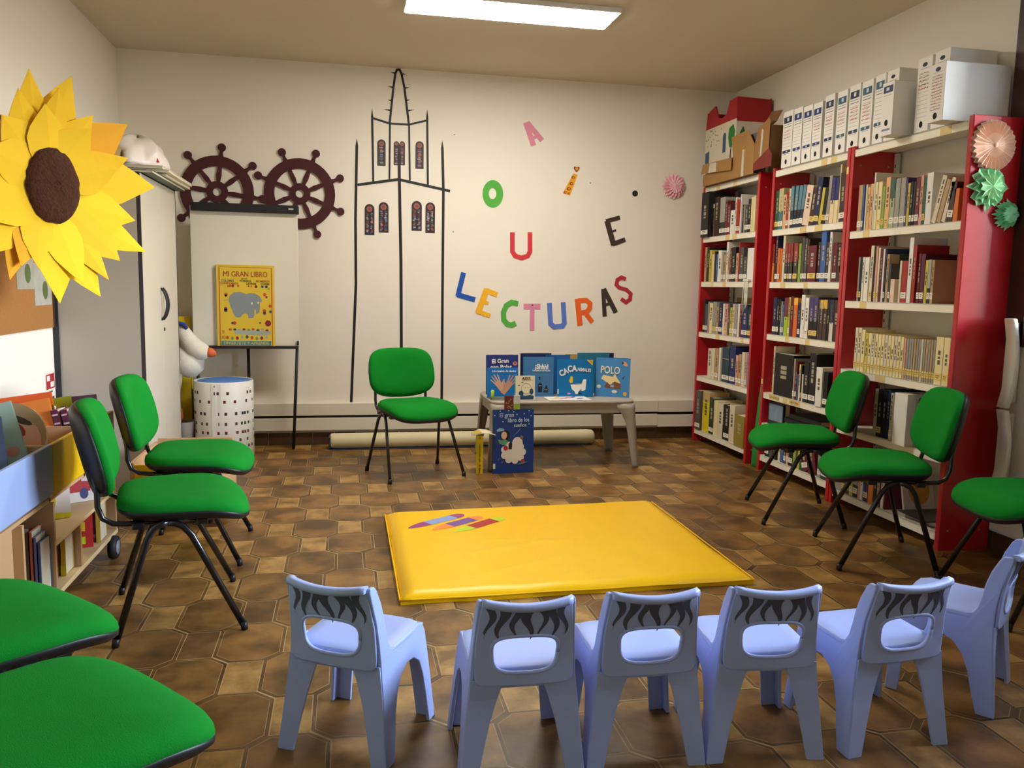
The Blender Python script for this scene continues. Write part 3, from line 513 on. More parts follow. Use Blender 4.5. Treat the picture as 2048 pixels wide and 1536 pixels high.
# cut-out letters
def letter(name, ch, hx, strokes, where):
    t = thing('cutout_letter', '%s cardboard letter %s on the wall, %s' % (name, ch, where), 'letter', (strokes[0][0][0][0], YW, strokes[0][0][0][1]), 0, 'cut-out letters on the back wall')
    b = MB()
    for k, (p, wd) in enumerate(strokes): b.prism(ribbon(p, wd), onwall, .0004, .004+.0003*k)
    part(b, 'letter_shape', M(hx, .8, var=.04), t); return t
WH_ = {'pink A': 'highest of the scattered vowels', 'red U': 'below the green O', 'dark brown E': 'below the black dot', 'blue L': 'first of the word row', 'yellow E': 'second of the word row', 'green C': 'third of the word row', 'pink T': 'fourth of the word row', 'light blue U': 'fifth of the word row', 'orange R': 'sixth of the word row', 'dark brown A': 'seventh of the word row', 'red S': 'last of the word row'}
for nm, (ch, hx, st) in LETTERS.items():
    o = letter(nm.rsplit(' ', 1)[0], ch, hx, st, WH_[nm])
    if nm == 'pink T': x, z = MISC['pin']; part(MB().prism(oval(x, z, .006, .006, 8), onwall, .004, .008), 'pin', BT, o)
x, z = MISC['O']
b = MB(); n = 32; ou = oval(x, z, .083, .107, n); inn = oval(x-.003, z+.001, .030, .043, n)
for a, c_ in ((.0004, .004),):
    for k in range(n):
        k2 = (k+1) % n
        b.prism([ou[k], ou[k2], inn[k2], inn[k]], onwall, a, c_)
bmesh.ops.remove_doubles(b.bm, verts=b.bm.verts, dist=1e-5)
tag(b.build('cutout_letter', M('58b448', .8, var=.04)), 'green cardboard letter O on the wall, left of the patterned i', 'letter', 'cut-out letters on the back wall')
t = thing('cutout_letter', 'orange patterned cardboard letter i with a heart for its dot', 'letter', (1.79, YW, 2.1), 0, 'cut-out letters on the back wall')
OR_, BR_ = M('f0a928', .8, var=.05), M('8a3c1c', .8, var=.05)
part(MB().prism(MISC['i'], onwall, .0004, .004), 'letter_shape', OR_, t)
hx_, hz_ = MISC['heart']
heart = lambda s: [(hx_+s*(.94*math.sin(a)**3), hz_+s*(.8*math.cos(a)-.32*math.cos(2*a)-.12*math.cos(3*a))) for a in [2*PI*k/24 for k in range(24)]]
b = MB().prism(heart(.026), onwall, .0004, .004, 0); b.prism(heart(.015), onwall, .004, .005, 1); part(b, 'heart_dot', [BR_, OR_], t)
b = MB()
for (x, z, r_) in ((1.808,2.150,.014), (1.796,2.100,.016), (1.775,2.058,.017), (1.745,2.028,.013), (1.775,2.022,.010)): b.prism(oval(x, z, r_, r_*.8, 14), onwall, .004, .0046, 0); b.prism(oval(x+.002, z, r_*.5, r_*.4, 10), onwall, .0046, .0052, 1)
part(b, 'spots', [BR_, OR_], t)
x, z = MISC['dot']; tag(MB().prism(oval(x, z, .024, .024, 24), onwall, .0004, .004).build('black_dot', BT), 'small round black dot on the wall left of the pink rosette', 'cutout dot')
for k, (x, z) in enumerate(MISC['nails']):
    tag(MB().tube([(x, YW, z), (x-.002, YW-.012, z-.004)], .004, n=6).build('wall_nail', M('5a4a3a', .5)), 'tiny dark nail in the wall '+('right of the spire', 'left of the red U', 'right of the patterned i')[k], 'nail', 'nails in the back wall')
# ship's wheels
MAR = M('4a1e22', .85, var=.08, vs_=12, name='maroon_card')
for (x, z), ph, lb in ((WHEELS[0], 83, 'maroon cardboard ship\'s wheel behind the flipchart, the left one'), (WHEELS[1], 68, 'maroon cardboard ship\'s wheel on the wall, the right one')):
    t = thing('ships_wheel', lb, 'ship wheel', (x, YW, z), 0, 'cardboard ship\'s wheels on the back wall')
    def ring(r0, r1, a, c_, n=40):
        b = MB(); O = oval(x, z, r0, r0, n); I = oval(x, z, r1, r1, n)
        for k in range(n):
            k2 = (k+1) % n; b.prism([O[k], O[k2], I[k2], I[k]], onwall, a, c_)
        bmesh.ops.remove_doubles(b.bm, verts=b.bm.verts, dist=1e-5); return b
    part(ring(.262, .186, .004, .016), 'rim', MAR, t); part(ring(.078, .030, .004, .017, 24), 'hub', MAR, t)
    for k in range(8):
        a = math.radians(ph+45*k); d = Vector((math.cos(a), math.sin(a))); n = Vector((-d.y, d.x)); c0 = Vector((x, z))
        pl = [c0+d*.07+n*.012, c0+d*.12+n*.019, c0+d*.20+n*.013, c0+d*.20-n*.013, c0+d*.12-n*.019, c0+d*.07-n*.012]
        part(MB().prism([tuple(p) for p in pl], onwall, .004, .0155), 'spoke', MAR, t)
        h = [c0+d*.25+n*.020, c0+d*.285+n*.011, c0+d*.30+n*.013]+[c0+d*.325+(d*math.cos(q)+n*math.sin(q))*.030 for q in [2.3-4.6*i/8 for i in range(9)]]+[c0+d*.30-n*.013, c0+d*.285-n*.011, c0+d*.25-n*.020]
        part(MB().prism([tuple(p) for p in h], onwall, .004, .0165), 'handle', MAR, t)
# paper rosettes
def rosette(name, label, c, R, hx, nm_, nrm='wall', teeth=22, zig=.25, grp='tissue paper rosettes', hx2=None, pet=0):
    t = thing(name, label, 'paper flower', c, 0, grp)
    b = MB(); N = teeth*2; rng = random.Random(int(R*1000)+teeth)
    def mp(u, v, d): return (c[0]+u, c[1]-d, c[2]+v)
    for L_, (rs, dd) in enumerate(((1.0, .006), (.93, .018)) if not pet else ((1.0, .006), (.85, .02), (.6, .034))):
        ce = b.bm.verts.new(mp(0, 0, dd+.012)); ring = []; mid = []
        for k in range(N):
            a = 2*PI*(k+L_*.5)/N; rr = R*rs*(1-(.10 if k % 2 else 0)*(zig*4)*(.6+.4*rng.random()))*(1-pet*.16*abs(math.sin(a*4)))
            ring.append(b.bm.verts.new(mp(rr*math.cos(a), rr*math.sin(a), dd+(.014 if k % 2 else .0))))
            mid.append(b.bm.verts.new(mp(rr*.5*math.cos(a), rr*.5*math.sin(a), dd+(.012 if k % 2 else .003))))
        for k in range(N):
            k2 = (k+1) % N; f = b.bm.faces.new((ce, mid[k], mid[k2])); f.material_index = 0
            f = b.bm.faces.new((mid[k], ring[k], ring[k2], mid[k2])); f.material_index = L_ % 2
    part(b, 'pleated_paper', [M(hx, .8, var=.08, vs_=20), M(hx2 or hx, .8, var=.08, vs_=20)], t)
    part(MB().ell((c[0], c[1]-.030, c[2]), (R*.10, .008, R*.10)), 'gathered_centre', M(hx2 or hx, .8, var=.1), t)
x, z = MISC['ros']; rosette('paper_rosette', 'pink tissue rosette alone on the back wall', (x, YW, z), .112, 'ffcdd8', 'a', teeth=16, zig=.6, pet=.4, hx2='fab0c4')
# ---------------- bookcases ----------------
RED = M('bb1c24', .22, var=.05, vs_=2, bump=.03, bs=30, coat=.35, name='red_enamel')
SHW = M('f2ebd8', .45, var=.04, vs_=4, name='cream_shelf_enamel')
GREY = M('a49f93', .6, var=.05, name='grey_upright_strip')
TAPE = M('e2c887', .7, var=.08, vs_=30, name='yellowed_tape')
BAYS = {'A': (5.478, 6.432, 'far'), 'B': (4.412, 5.306, 'middle'), 'C': (3.452, 4.408, 'near')}
SZ = {'A': [2.098,1.697,1.337,.924,.558,.109], 'B': [2.088,1.689,1.334,.974,.563,.345,.115], 'C': [2.092,1.625,1.224,.823,.479,.089]}
BL = {'A': 'red metal bookcase with cream shelves against the back corner', 'B': 'red metal bookcase with cream shelves, the middle one of three', 'C': 'red metal bookcase nearest the viewer, with rosettes on its side'}
for k, (y0, y1, nm) in BAYS.items():
    t = thing('bookcase', BL[k], 'bookcase', (3.03, (y0+y1)/2, 0), 0, 'red library bookcases along the right wall')
    for ya, yb in ((y0, y0+.032), (y1-.032, y1)):
        b = MB().box(2.888, 3.175, ya, yb, 0, 2.112, bev=.004)
        for z in (.10, 2.0): b.box(2.93, 2.94, ya-.002, yb+.002, z, z+.008, 1); b.box(3.11, 3.12, ya-.002, yb+.002, z, z+.008, 1)
        part(b, 'side_panel', [RED, GREY], t)
    for z in SZ[k]:
        b = MB().box(2.893, 3.165, y0+.033, y1-.033, z-.004, z-.0005); b.box(2.893, 2.899, y0+.033, y1-.033, z-.042, z-.0005, bev=.0015); b.box(2.899, 2.91, y0+.033, y1-.033, z-.042, z-.038)
        part(b, 'shelf', SHW, t)
    for ya in (y0+.034, y1-.058):
        b = MB().box(3.150, 3.172, ya, ya+.024, .02, 2.08, 0)
        z = .1
        while z < 2.05: b.box(3.1485, 3.151, ya+.008, ya+.016, z, z+.018, 1); z += .05
        part(b, 'slotted_strip', [M('d8d3c6', .5), DARK], t)
    rng = random.Random(ord(k))
    for z in SZ[k][:4 if k != 'B' else 5]:
        for _ in range(2 if k != 'C' else 1):
            y = rng.uniform(y0+.1, y1-.2); wd = rng.uniform(.04, .09)
            part(MB().box(2.8922, 2.8931, y, y+wd, z-.040, z-.003), 'tape_label', TAPE, t)
    if k == 'B':
        for ya in (5.284, 4.424): part(MB().box(2.887, 2.8882, ya-.004, ya+.016, .62 if ya > 5 else 1.96, .655 if ya > 5 else 2.0), 'tape_label', M('e8c77a', .6), t)
        for y_, s_ in ((5.12, 'CATALOGOS'), (4.86, 'HISTORIA')):
            part(MB().box(2.8915, 2.893, y_-.07, y_+.07, .563-.036, .563-.004), 'tape_label', TAPE, t)
            o = text(s_, .022, M('5a4626', .7), t, Matrix(((0,0,-1,2.8912),(-1,0,0,y_),(0,1,0,.543),(0,0,0,1))), 'label_text'); o['world'] = 1; setp(o, t); del o['world']
# book colours: main, accent (top part) , split height, words
BC = {'k': ('1b1a1c', None, 0, 'black'), 'n': ('1d2450', None, 0, 'navy'), 'b': ('3f66a8', None, 0, 'mid blue'), 'l': ('7f9fc4', None, 0, 'pale blue'), 't': ('1f4a52', None, 0, 'dark teal'), 'g': ('2a5c3c', None, 0, 'green'), 'd': ('24382c', None, 0, 'dark green'),
 'r': ('a82c26', None, 0, 'red'), 'm': ('6a1f2e', None, 0, 'maroon'), 'o': ('d8702a', None, 0, 'orange'), 'y': ('cdbb4a', None, 0, 'mustard yellow'), 'p': ('ead9a2', None, 0, 'pale yellow'), 'c': ('ded3b4', None, 0, 'cream'), 'w': ('ebe6da', None, 0, 'white'),
 'e': ('9b968c', None, 0, 'grey'), 'f': ('4f4c4a', None, 0, 'charcoal'), 's': ('d8a08c', None, 0, 'salmon'), 'u': ('4b3c78', None, 0, 'violet'), 'h': ('3f2a20', None, 0, 'dark brown'), 'a': ('b99a6e', None, 0, 'tan'), 'L': ('8aa83c', None, 0, 'lime green'),
 'E': ('22382c', 'a9a79c', .35, 'grey and dark green'), 'W': ('eae6df', None, 0, 'white broad'), 'N': ('1c2a66', None, 0, 'deep blue'), 'T': ('1f3f4c', 'b8a76a', -.5, 'gold-banded dark teal'), 'Y': ('e6cf16', 'c9a46a', .78, 'bright yellow and tan'), 'K': ('151313', None, 0, 'broad black'),
 'G': ('93822c', None, 0, 'gold illustrated'), 'D': ('4a7474', 'c3b788', .45, 'teal and cream'), 'A': ('e3b27e', None, 0, 'peach'), 'B': ('20283c', '5a8294', .42, 'pale blue over navy'), 'S': ('e6cdb2', None, 0, 'pinkish cream'), 'C': ('e8d2a4', '262a6a', .5, 'navy and cream'), 'O': ('e89030', '9c2f28', .5, 'maroon and orange'),
 'R': ('3a3634', '943430', .52, 'red and black'), 'Q': ('a5c23a', '7a2340', .5, 'maroon and lime'), 'P': ('dc6a26', 'efb24a', .82, 'orange numbered'), 'U': ('1c1a20', '4a3c70', .45, 'violet over black'), 'V': ('4a3630', 'd8b04a', .78, 'yellow-topped brown'), 'Z': ('d9cfc0', '2c2a48', .45, 'navy over white'), 'M': ('5c1a34', None, 0, 'dark burgundy'), 'R2': ('e0852c', 'c8401c', .7, 'red and orange'), 'G2': ('a8b088', '2f5a4a', .6, 'green flowered')}
PAGES = M('d9cfb2', .9, var=.05, name='page_block')
LABW = M('efe9da', .8, var=.04, name='white_spine_label'); LABY = M('e5c873', .8, var=.06, name='yellowed_spine_label')
ORD = ['first','second','third','fourth','fifth','sixth','seventh','eighth','ninth','tenth','eleventh','twelfth','thirteenth','fourteenth','fifteenth','sixteenth','seventeenth','eighteenth','nineteenth','twentieth','twenty-first','twenty-second','twenty-third','twenty-fourth','twenty-fifth','twenty-sixth','twenty-seventh','twenty-eighth','twenty-ninth','thirtieth','thirty-first']
SHN = {'A': ['', 'top', 'second', 'third', 'fourth', 'bottom'], 'B': ['', 'top', 'second', 'third', 'fourth', 'fifth', 'bottom'], 'C': ['', 'top', 'second', 'third', 'fourth', 'bottom']}
def spine_text_marks(b, x, y0, y1, z0, z1, m, rng):
    ym = (y0+y1)/2; wd = (y1-y0)*.16; z = z0
    while z < z1:
        h_ = rng.uniform(.008, .03); b.face([(x, ym-wd, z), (x, ym+wd, z), (x, ym+wd, z+h_), (x, ym-wd, z+h_)], m); z += h_+rng.uniform(.004, .010)
for key, (z, bks) in SHELF.items():
    k, si = key[0], int(key[1]); y0, y1, bn = BAYS[k]
    lim = y1-.034; nb = []
    for (ya, th, h, col, st, lean, pro) in bks:      # books stand side by side between the side panels
        if ya+th > lim: d_ = ya+th-lim; ya, th = (ya-d_, th) if d_ < th*.6 or th < .05 else (ya, max(.012, th-d_))
        if ya < y0+.034: th = max(.010, th-(y0+.034-ya)); ya = y0+.034
        nb.append((ya, th, h, col, st, lean, pro)); lim = ya-.0004
    for q_ in range(len(nb)-1, 0, -1):                # push back up where the last ones ran out of room
        a_, b_ = nb[q_], nb[q_-1]
        if a_[0]+a_[1] > b_[0]-.0002: nb[q_] = (a_[0], max(.008, b_[0]-.0004-a_[0]))+a_[2:]
    bks = nb
    for i, (ya, th, h, col, st, lean, pro) in enumerate(bks):
        if key == 'B6': h = .150+.006*((i*7) % 5)
        if h < .2 and key == 'C5': h = .2+.01*((i*7) % 5)
        if lean < 0 and ya+lean < y0+.040: lean = min(0, y0+.040-ya)
        if lean > 0 and ya+th+lean > y1-.040: lean = max(0, y1-.040-ya-th)
        hx, hx2, sp, word = BC[col]; rng = random.Random(hash_ := (si*100+i)*7+ord(k))
        dpt = .15+.02*((i*5) % 4) if col not in 'WK' else .20
        if pro: dpt = .20
        th_ = th-.0012; xf = 2.905-pro
        size = 'thick ' if th_ > .055 else ('slim ' if th_ < .022 else '')
        tall = 'tall ' if h > .285 else ('short ' if h < .205 else '')
        nm = 'book'
        lb = '%s%s%s book, %s from left on the %s shelf, %s bookcase' % (tall, size, word, ORD[i], SHN[k][si], bn)
        if abs(lean) > .02: lb = 'leaning '+lb
        t = thing(nm, lb, 'book', (xf+dpt/2, ya+th/2, z), 0, 'books on the %s shelf of the %s bookcase' % (SHN[k][si], bn))
        b = MB(); c = .0022
        X0, X1, Y0, Y1 = -dpt/2, dpt/2, -th_/2, th_/2; hh = h-.001
        b.box(X0, X0+c, Y0+.001, Y1-.001, 0, hh, 0); b.box(X0, X1, Y0, Y0+c, 0, hh, 0); b.box(X0, X1, Y1-c, Y1, 0, hh, 0)
        xm = X0-.0004
        if hx2 and sp > 0: b.face([(xm, Y0, hh*sp), (xm, Y1, hh*sp), (xm, Y1, hh), (xm, Y0, hh)], 1)
        if hx2 and sp > 0: b.face([(X0, Y0-.0004, hh*sp), (X1, Y0-.0004, hh*sp), (X1, Y0-.0004, hh), (X0, Y0-.0004, hh)], 1)
        if hx2 and sp < 0: b.face([(xm, Y0, hh*.66), (xm, Y1, hh*.66), (xm, Y1, hh*.68), (xm, Y0, hh*.68)], 1)
        dk = sum(lin(hx)[:3]) > .9
        if th_ > .017 and rng.random() < .8: spine_text_marks(b, xm-.0003, Y0, Y1, hh*.42, hh*rng.uniform(.62, .88), 2, rng)
        o = b.build('cover', [M(hx, .55, var=.07, vs_=6), M(hx2 or hx, .55, var=.07), M('5a5044' if dk else 'a89f86', .6)]); o.parent = t
        b = MB().box(X0+c, X1-.003, Y0+c, Y1-c, .003, hh-.003); o = b.build('pages', PAGES); o.parent = t
        if st != '-':
            zz = .022+.012*((i*3) % 3); b = MB().box(xm-.0012, xm-.0003, Y0+.0006, Y1-.0006, zz, zz+.033); 
            b.face([(xm-.0014, -th_*.25, zz+.020), (xm-.0014, th_*.25, zz+.020), (xm-.0014, th_*.25, zz+.024), (xm-.0014, -th_*.25, zz+.024)], 1); b.face([(xm-.0014, -th_*.2, zz+.010), (xm-.0014, th_*.2, zz+.010), (xm-.0014, th_*.2, zz+.013), (xm-.0014, -th_*.2, zz+.013)], 1)
            o = b.build('spine_label', [LABW if st == 'w' else LABY, M('5a554c', .7)], fix=False); o.parent = t
        if lean:
            a = max(-.27, min(.27, math.atan2(lean, max(h, .15)))); t.rotation_euler = (-a, 0, 0); t.location.z = z+abs(math.sin(a))*th_/2
# extra things among the books
def flatbook(name, label, cat, x0, x1, y0, y1, z0, z1, hx, grp=None, rz=0, page=True, cov=None, shape=None):
    t = thing(name, label, cat, ((x0+x1)/2, (y0+y1)/2, z0), rz, grp)
    hx_, hy_ = (x1-x0)/2, (y1-y0)/2; hz = z1-z0; c = .0022
    b = MB().box(-hx_, hx_, -hy_, hy_, 0, c).box(-hx_, hx_, -hy_, hy_, hz-c, hz); b.box(-hx_, -hx_+c, -hy_, hy_, 0, hz)
    o = b.build('cover', M(hx, .45, var=.1)); o.parent = t
    o = MB().box(-hx_+c, hx_-.003, -hy_+.003, hy_-.003, c, hz-c).build('pages', PAGES); o.parent = t
    return t
yy = [(4.56,5.02,'1c1a1c','black'),(4.58,5.00,'26262a','charcoal'),(4.56,5.04,'141a26','dark navy'),(4.60,4.98,'1a1a1e','black glossy')]
z = .345
for i, (a, b_, hx, wd) in enumerate(yy):
    h = .022+.004*i; flatbook('book', '%s album lying flat, %s from the bottom of the stack in the middle bookcase' % (wd, ORD[i]), 'book', 2.93, 3.13, a, b_, z+.0005, z+h, hx, 'flat albums on the fifth shelf of the middle bookcase'); z += h
t = thing('book', 'dark book with a pale blue picture cover facing out, fifth shelf of middle bookcase', 'book', (2.93, 5.14, .346))
part(MB().box(2.925, 2.94, 5.045, 5.25, .346, .50), 'cover', M('20252c', .4), t); part(MB().box(2.9235, 2.925, 5.055, 5.235, .375, .49), 'cover_picture', M('7e93a8', .5, var=.35, vs_=25), t); part(MB().box(2.94,2.975,5.05,5.245,.348,.498), 'pages', PAGES, t)
# magazines spilling on the bottom shelf of the near bookcase
for i, (y0, y1, x0, hx, rz, wd) in enumerate(((3.50,3.72,2.90,'cfc6b6',.05,'pale'), (3.515,3.74,2.91,'4a4a48',-.08,'dark grey'), (3.51,3.73,2.905,'8d8578',.1,'mottled grey'), (3.56,3.78,2.90,'2f2f30',-.03,'black and white'))):
    flatbook('magazine', '%s magazine lying flat on the near bookcase\'s bottom shelf, %s from below' % (wd, ORD[i]), 'magazine', x0, x0+.24, y0, y1, .0895+i*.008, .0895+i*.008+.0072, hx, 'magazines on the bottom shelf of the near bookcase', rz)
t = thing('book', 'white board book with a yellow picture, leaning on the bottom shelf of near bookcase', 'book', (2.96, 3.80, .0895))
M4 = Matrix.Translation((2.95, 3.80, .093)) @ Matrix.Rotation(math.radians(-14), 4, 'X')
part(MB().box(0, .19, -.006, .006, 0, .235, M4=M4), 'cover', M('e6e0d4', .5), t); part(MB().prism(oval(.10, .12, .065, .075, 16), lambda u, v, d: M4 @ Vector((u, -.0065-d, v)), 0, .0006), 'cover_picture', M('d2a436', .5, var=.4, vs_=30), t)
# broad covers seen behind the spines
def coverback(lb, x, y0, y1, z0, h, hx, words=None, thn=.018):
    t = thing('book', lb, 'book', (x, (y0+y1)/2, z0)); part(MB().box(x, x+.002, y0, y1, z0+.0005, z0+h), 'cover', M(hx, .45, var=.08), t); part(MB().box(x+.002, x+thn, y0+.003, y1-.003, z0+.002, z0+h-.003), 'pages', PAGES, t)
    if words:
        for s_, sz, yy_, zz_ in words:
            o = text(s_, sz, M('cfc9b8', .6), t, Matrix(((0,0,-1,x-.0006),(-1,0,0,yy_),(0,1,0,zz_),(0,0,0,1))), 'cover_title'); o['world'] = 1; setp(o, t); del o['world']
    return t
coverback('black cover reading Casti behind the white spined book, middle bookcase', 3.11, 4.46, 4.80, .563, .325, '171413', [('Castil', .06, 4.56, .72)])
coverback('olive board file behind the books on the third shelf, far bookcase', 3.12, 5.60, 6.20, .924, .29, '8a7c42')
coverback('dark blue book cover standing behind the spines, second shelf of near bookcase', 3.12, 3.52, 3.74, 1.224, .345, '23284a')
coverback('black book cover with white lettering behind leaning books, top shelf of near bookcase', 3.118, 3.50, 3.66, 1.625, .26, '181b20', [('E.C.', .04, 3.6, 1.80)])
# white cord hanging from the second shelf of the far bookcase
b = MB(); 
for dy, L_ in ((0, .19), (.02, .22), (-.02, .17)):
    b.tube([(2.886, 5.60+dy, 1.352), (2.878, 5.60+dy, 1.31), (2.880, 5.605+dy*1.5, 1.31-L_*.6), (2.879, 5.60+dy, 1.31-L_), (2.881, 5.585+dy, 1.31-L_*.8), (2.881, 5.58+dy*.5, 1.335)], .003, n=6)
b.box(2.878, 2.903, 5.56, 5.64, 1.3385, 1.356, bev=.004)
tag(b.build('hanging_cord', M('e4dfd2', .8)), 'loops of white cord hanging from the second shelf of the far bookcase', 'cord')
# green cone in the gap between the far and middle bookcases
b = MB(); b.lathe([(.060,.0),(.064,.02),(.060,.12),(.050,.30),(.036,.5),(.022,.66),(.010,.735),(.004,.75)], (2.965, 5.392, .001), n=24); tag(b.build('green_cone', M('1d8a3a', .6, var=.1, bump=.2, bs=60), smooth=True), 'tall narrow green cone standing in the gap between the far and middle bookcases', 'cone')

# ---------------- archive boxes ----------------
ABOX = M('f4f1ea', .75, var=.04, vs_=4, name='white_card'); AGR = M('b9b7b2', .7, var=.05, name='grey_card'); HOLE = M('14120f', .9)
def archive_box(label, y0, th, h, xf, style, dpt=.268, red=3, grey=False):
    t = thing('archive_box', label, 'archive box', (xf+dpt/2, y0+th/2, 2.099), 0, 'white archive boxes on top of the bookcases')
    X0 = -dpt/2; Y0, Y1 = -th/2+.0008, th/2-.0008
    tloc(MB().box(X0, dpt/2, Y0, Y1, 0, h, bev=.0015, seg=1).build('carton', AGR if grey else ABOX), t)
    xs = X0-.0004
    def q(a, b_, c, d, m, e=0): return [(xs-e, Y1+(Y0-Y1)*a, c*h), (xs-e, Y1+(Y0-Y1)*b_, c*h), (xs-e, Y1+(Y0-Y1)*b_, d*h), (xs-e, Y1+(Y0-Y1)*a, d*h)]
    b = MB()
    if grey: b.face(q(.02, .98, .01, .99, 5), 5)
    rng = random.Random(int(y0*1000))
    if style in ('navy', 'teal', 'blue'):
        hb = 0 
        b.face(q(.10, .90, .79, .90, hb, .0003), 0); b.face(q(.42, .62, .82, .88, 1, .0006), 1); b.face(q(.12, .88, .755, .765, 2, .0003), 2); b.face(q(.12, .88, .715, .724, 3, .0003), 3)
        for z in (.66, .60, .54, .48, .42, .36): b.face(q(.12, .88, z, z+.004, 2, .0003), 2)
        b.face(q(.10, .90, .255, .305, hb, .0003), 0); b.face(q(.45, .58, .265, .295, 1, .0006), 1); b.face(q(.2, .8, .235, .242, 2, .0003), 2)
    elif style == 'big':
        b.prism([(xs, 0)] and oval(0, 0, th*.17, th*.10, 10), lambda u, v, d: (xs-d, -u, h*.90+v), 0, .0005, 0); b.face(q(.2, .85, .845, .85, 2, .0003), 2)
        for z in [.75-.055*k for k in range(11)]: b.face(q(.14, .86, z, z+.003, 2, .0003), 2)
    elif style == 'plain':
        b.face(q(.12, .90, .80, .93, 0, .0003), 0); b.face(q(.35, .6, .84, .90, 1, .0006), 1); b.face(q(.12, .8, .75, .758, 2, .0003), 2); b.face(q(.15, .85, .09, .13, 6, .0003), 6)
    for k in range(red):
        z = (.63 if style != 'big' else .78)-k*(.055 if style != 'big' else .052); n = 9
        for j in range(n):
            a = .16+.68*j/n; zz = z+rng.uniform(-.006, .008)
            b.face(q(a, a+.055, zz, zz+rng.uniform(.006, .016), 4, .0006), 4)
    hcol = {'navy': '26324f', 'teal': '3c6478', 'blue': '2c3a72', 'big': '1c2a48', 'plain': '2a3a5c'}[style]
    tloc(b.build('spine_label', [M(hcol, .6), M('d8dce2', .6), M('8d8a84', .7), M('26262a', .7), M('b8323c', .8), ABOX, M('8a92b4', .7)], fix=False), t)
    b = MB(); b.prism(oval(0, 0, .013, .016, 16), lambda u, v, d: (xs-d, -u, (h*.10 if style != 'plain' else h*.24)+v), .0004, .0012); tloc(b.build('finger_hole', HOLE), t)
    return t
sty = ['navy', 'blue', 'blue', 'blue', 'navy', 'teal', 'navy', 'teal', 'teal']
rd = [3, 0, 0, 3, 3, 4, 4, 5, 0]
for i, (y0, th, h) in enumerate(BOXES):
    y1 = y0+th
    if i == 4: th = .104
    archive_box('white archive box with %s label, %s from the left on top of the bookcases' % ({'navy': 'dark navy', 'blue': 'royal blue', 'teal': 'teal'}[sty[i]], ORD[i]), y0, th-.003, h, 2.905, sty[i], red=rd[i])
archive_box('white archive box with small bird emblem, its grey side showing behind the protruding box', 4.045, .100, .372, 2.905, 'big', red=0)
archive_box('shorter white archive box sticking out past the shelf edge, nearly blank spine', 3.938, .098, .275, 2.805, 'plain', red=0)
archive_box('tall white archive box with many red handwritten lines, left of the two tall near ones', 3.790, .108, .372, 2.905, 'big', red=5)
archive_box('tall white archive box with grey side behind the largest protruding box', 3.665, .108, .374, 2.905, 'big', red=2)
archive_box('big white archive box sticking out at the near end, covered in red handwriting', 3.548, .108, .272, 2.795, 'big', dpt=.36, red=12)

# ---------------- painted house box and torn carton on the far bookcase ----------------
CARD = M('a67c46', .85, var=.08, vs_=6, bump=.1, bs=80, name='brown_cardboard'); CARD2 = M('7a5630', .85, var=.1, name='dark_cardboard')
t = thing('painted_house_box', 'cardboard house painted white with red roof, trees and flowers', 'model house', (3.0, 6.1, 2.105))
WHT = M('ddd3bd', .8, var=.08, vs_=14); RRF = M('a81e26', .75, var=.08, vs_=10)
hx0, hx1, hy0, hy1 = 2.885, 3.165, 5.885, 6.425; zb = 2.105
part(MB().box(hx0, hx1, hy0, hy1, zb, 2.555), 'walls', WHT, t)
mpx = lambda u, v, d: (hx0-d, u, v)
roof = [(6.425,2.555),(6.372,2.690),(6.265,2.716),(6.22,2.64),(6.20,2.612),(6.13,2.60),(6.061,2.617),(6.035,2.66),(6.02,2.705),(5.89,2.712),(5.885,2.555)]
part(MB().prism(roof, mpx, -.012, .001), 'roof_front', RRF, t)
part(MB().prism(roof, lambda u, v, d: (hx1-d, u, v), 0, .012), 'roof_back', RRF, t)
part(MB().prism([(hx0, 2.535), (hx1, 2.535), (hx1-.01, 2.705), (hx0+.01, 2.712)], lambda u, v, d: (u, hy0-.001+d, v), 0, .012), 'roof_end', RRF, t)
part(MB().prism([(hx0, 2.555), (hx1, 2.555), (hx1-.01, 2.69), (hx0+.01, 2.69)], lambda u, v, d: (u, hy1-d, v), 0, .012), 'roof_end', RRF, t)
GRN = M('2c7a34', .8, var=.2, vs_=30); BRN = M('6e2a22', .8, var=.1); BLU = M('3c5a78', .8, var=.2)
b = MB(); mq_ = lambda u, v, d: (hx0-.0012-d, u, v)
b.prism([(6.0,2.50),(5.93,2.52),(5.90,2.46),(5.91,2.40),(5.95,2.345),(5.985,2.36),(6.01,2.43)], mq_, 0, .0006, 0); b.prism([(5.965,2.345),(5.95,2.345),(5.955,2.16),(5.985,2.16)], mq_, 0, .0005, 1)
b.prism([(6.10,2.33),(6.05,2.33)]+[(6.075+.026*math.cos(a), 2.45+.03*math.sin(a)) for a in [PI*-.0+PI*k/8 for k in range(9)]][::-1]+[(6.10,2.33)][:0], mq_, 0, .0006, 2)
b.prism([(6.41,2.25),(6.34,2.25),(6.34,2.38),(6.41,2.37)], mq_, 0, .0006, 2); b.prism([(6.36,2.16),(6.32,2.16),(6.315,2.22),(6.335,2.24),(6.36,2.22)], mq_, 0, .0006, 1)
rng = random.Random(3)
for _ in range(26):
    y, z = rng.uniform(6.13, 6.40), rng.uniform(2.40, 2.54); b.prism([(y, z), (y+.012, z+.004), (y+.004, z+.012)], mq_, 0, .0006, 0)
for y in [6.0+.022*k for k in range(14)]: b.prism([(y, 2.16), (y+.012, 2.16), (y+.004, 2.16+rng.uniform(.02, .06))], mq_, 0, .0006, 0)
part(b, 'painted_garden', [GRN, BRN, BLU], t)
b = MB(); b.prism([(2.91,2.36),(2.96,2.36),(2.965,2.44),(2.94,2.50),(2.915,2.45)], lambda u, v, d: (u, hy0-.002-d, v), 0, .0006, 0); part(b, 'painted_tree', [GRN], t)
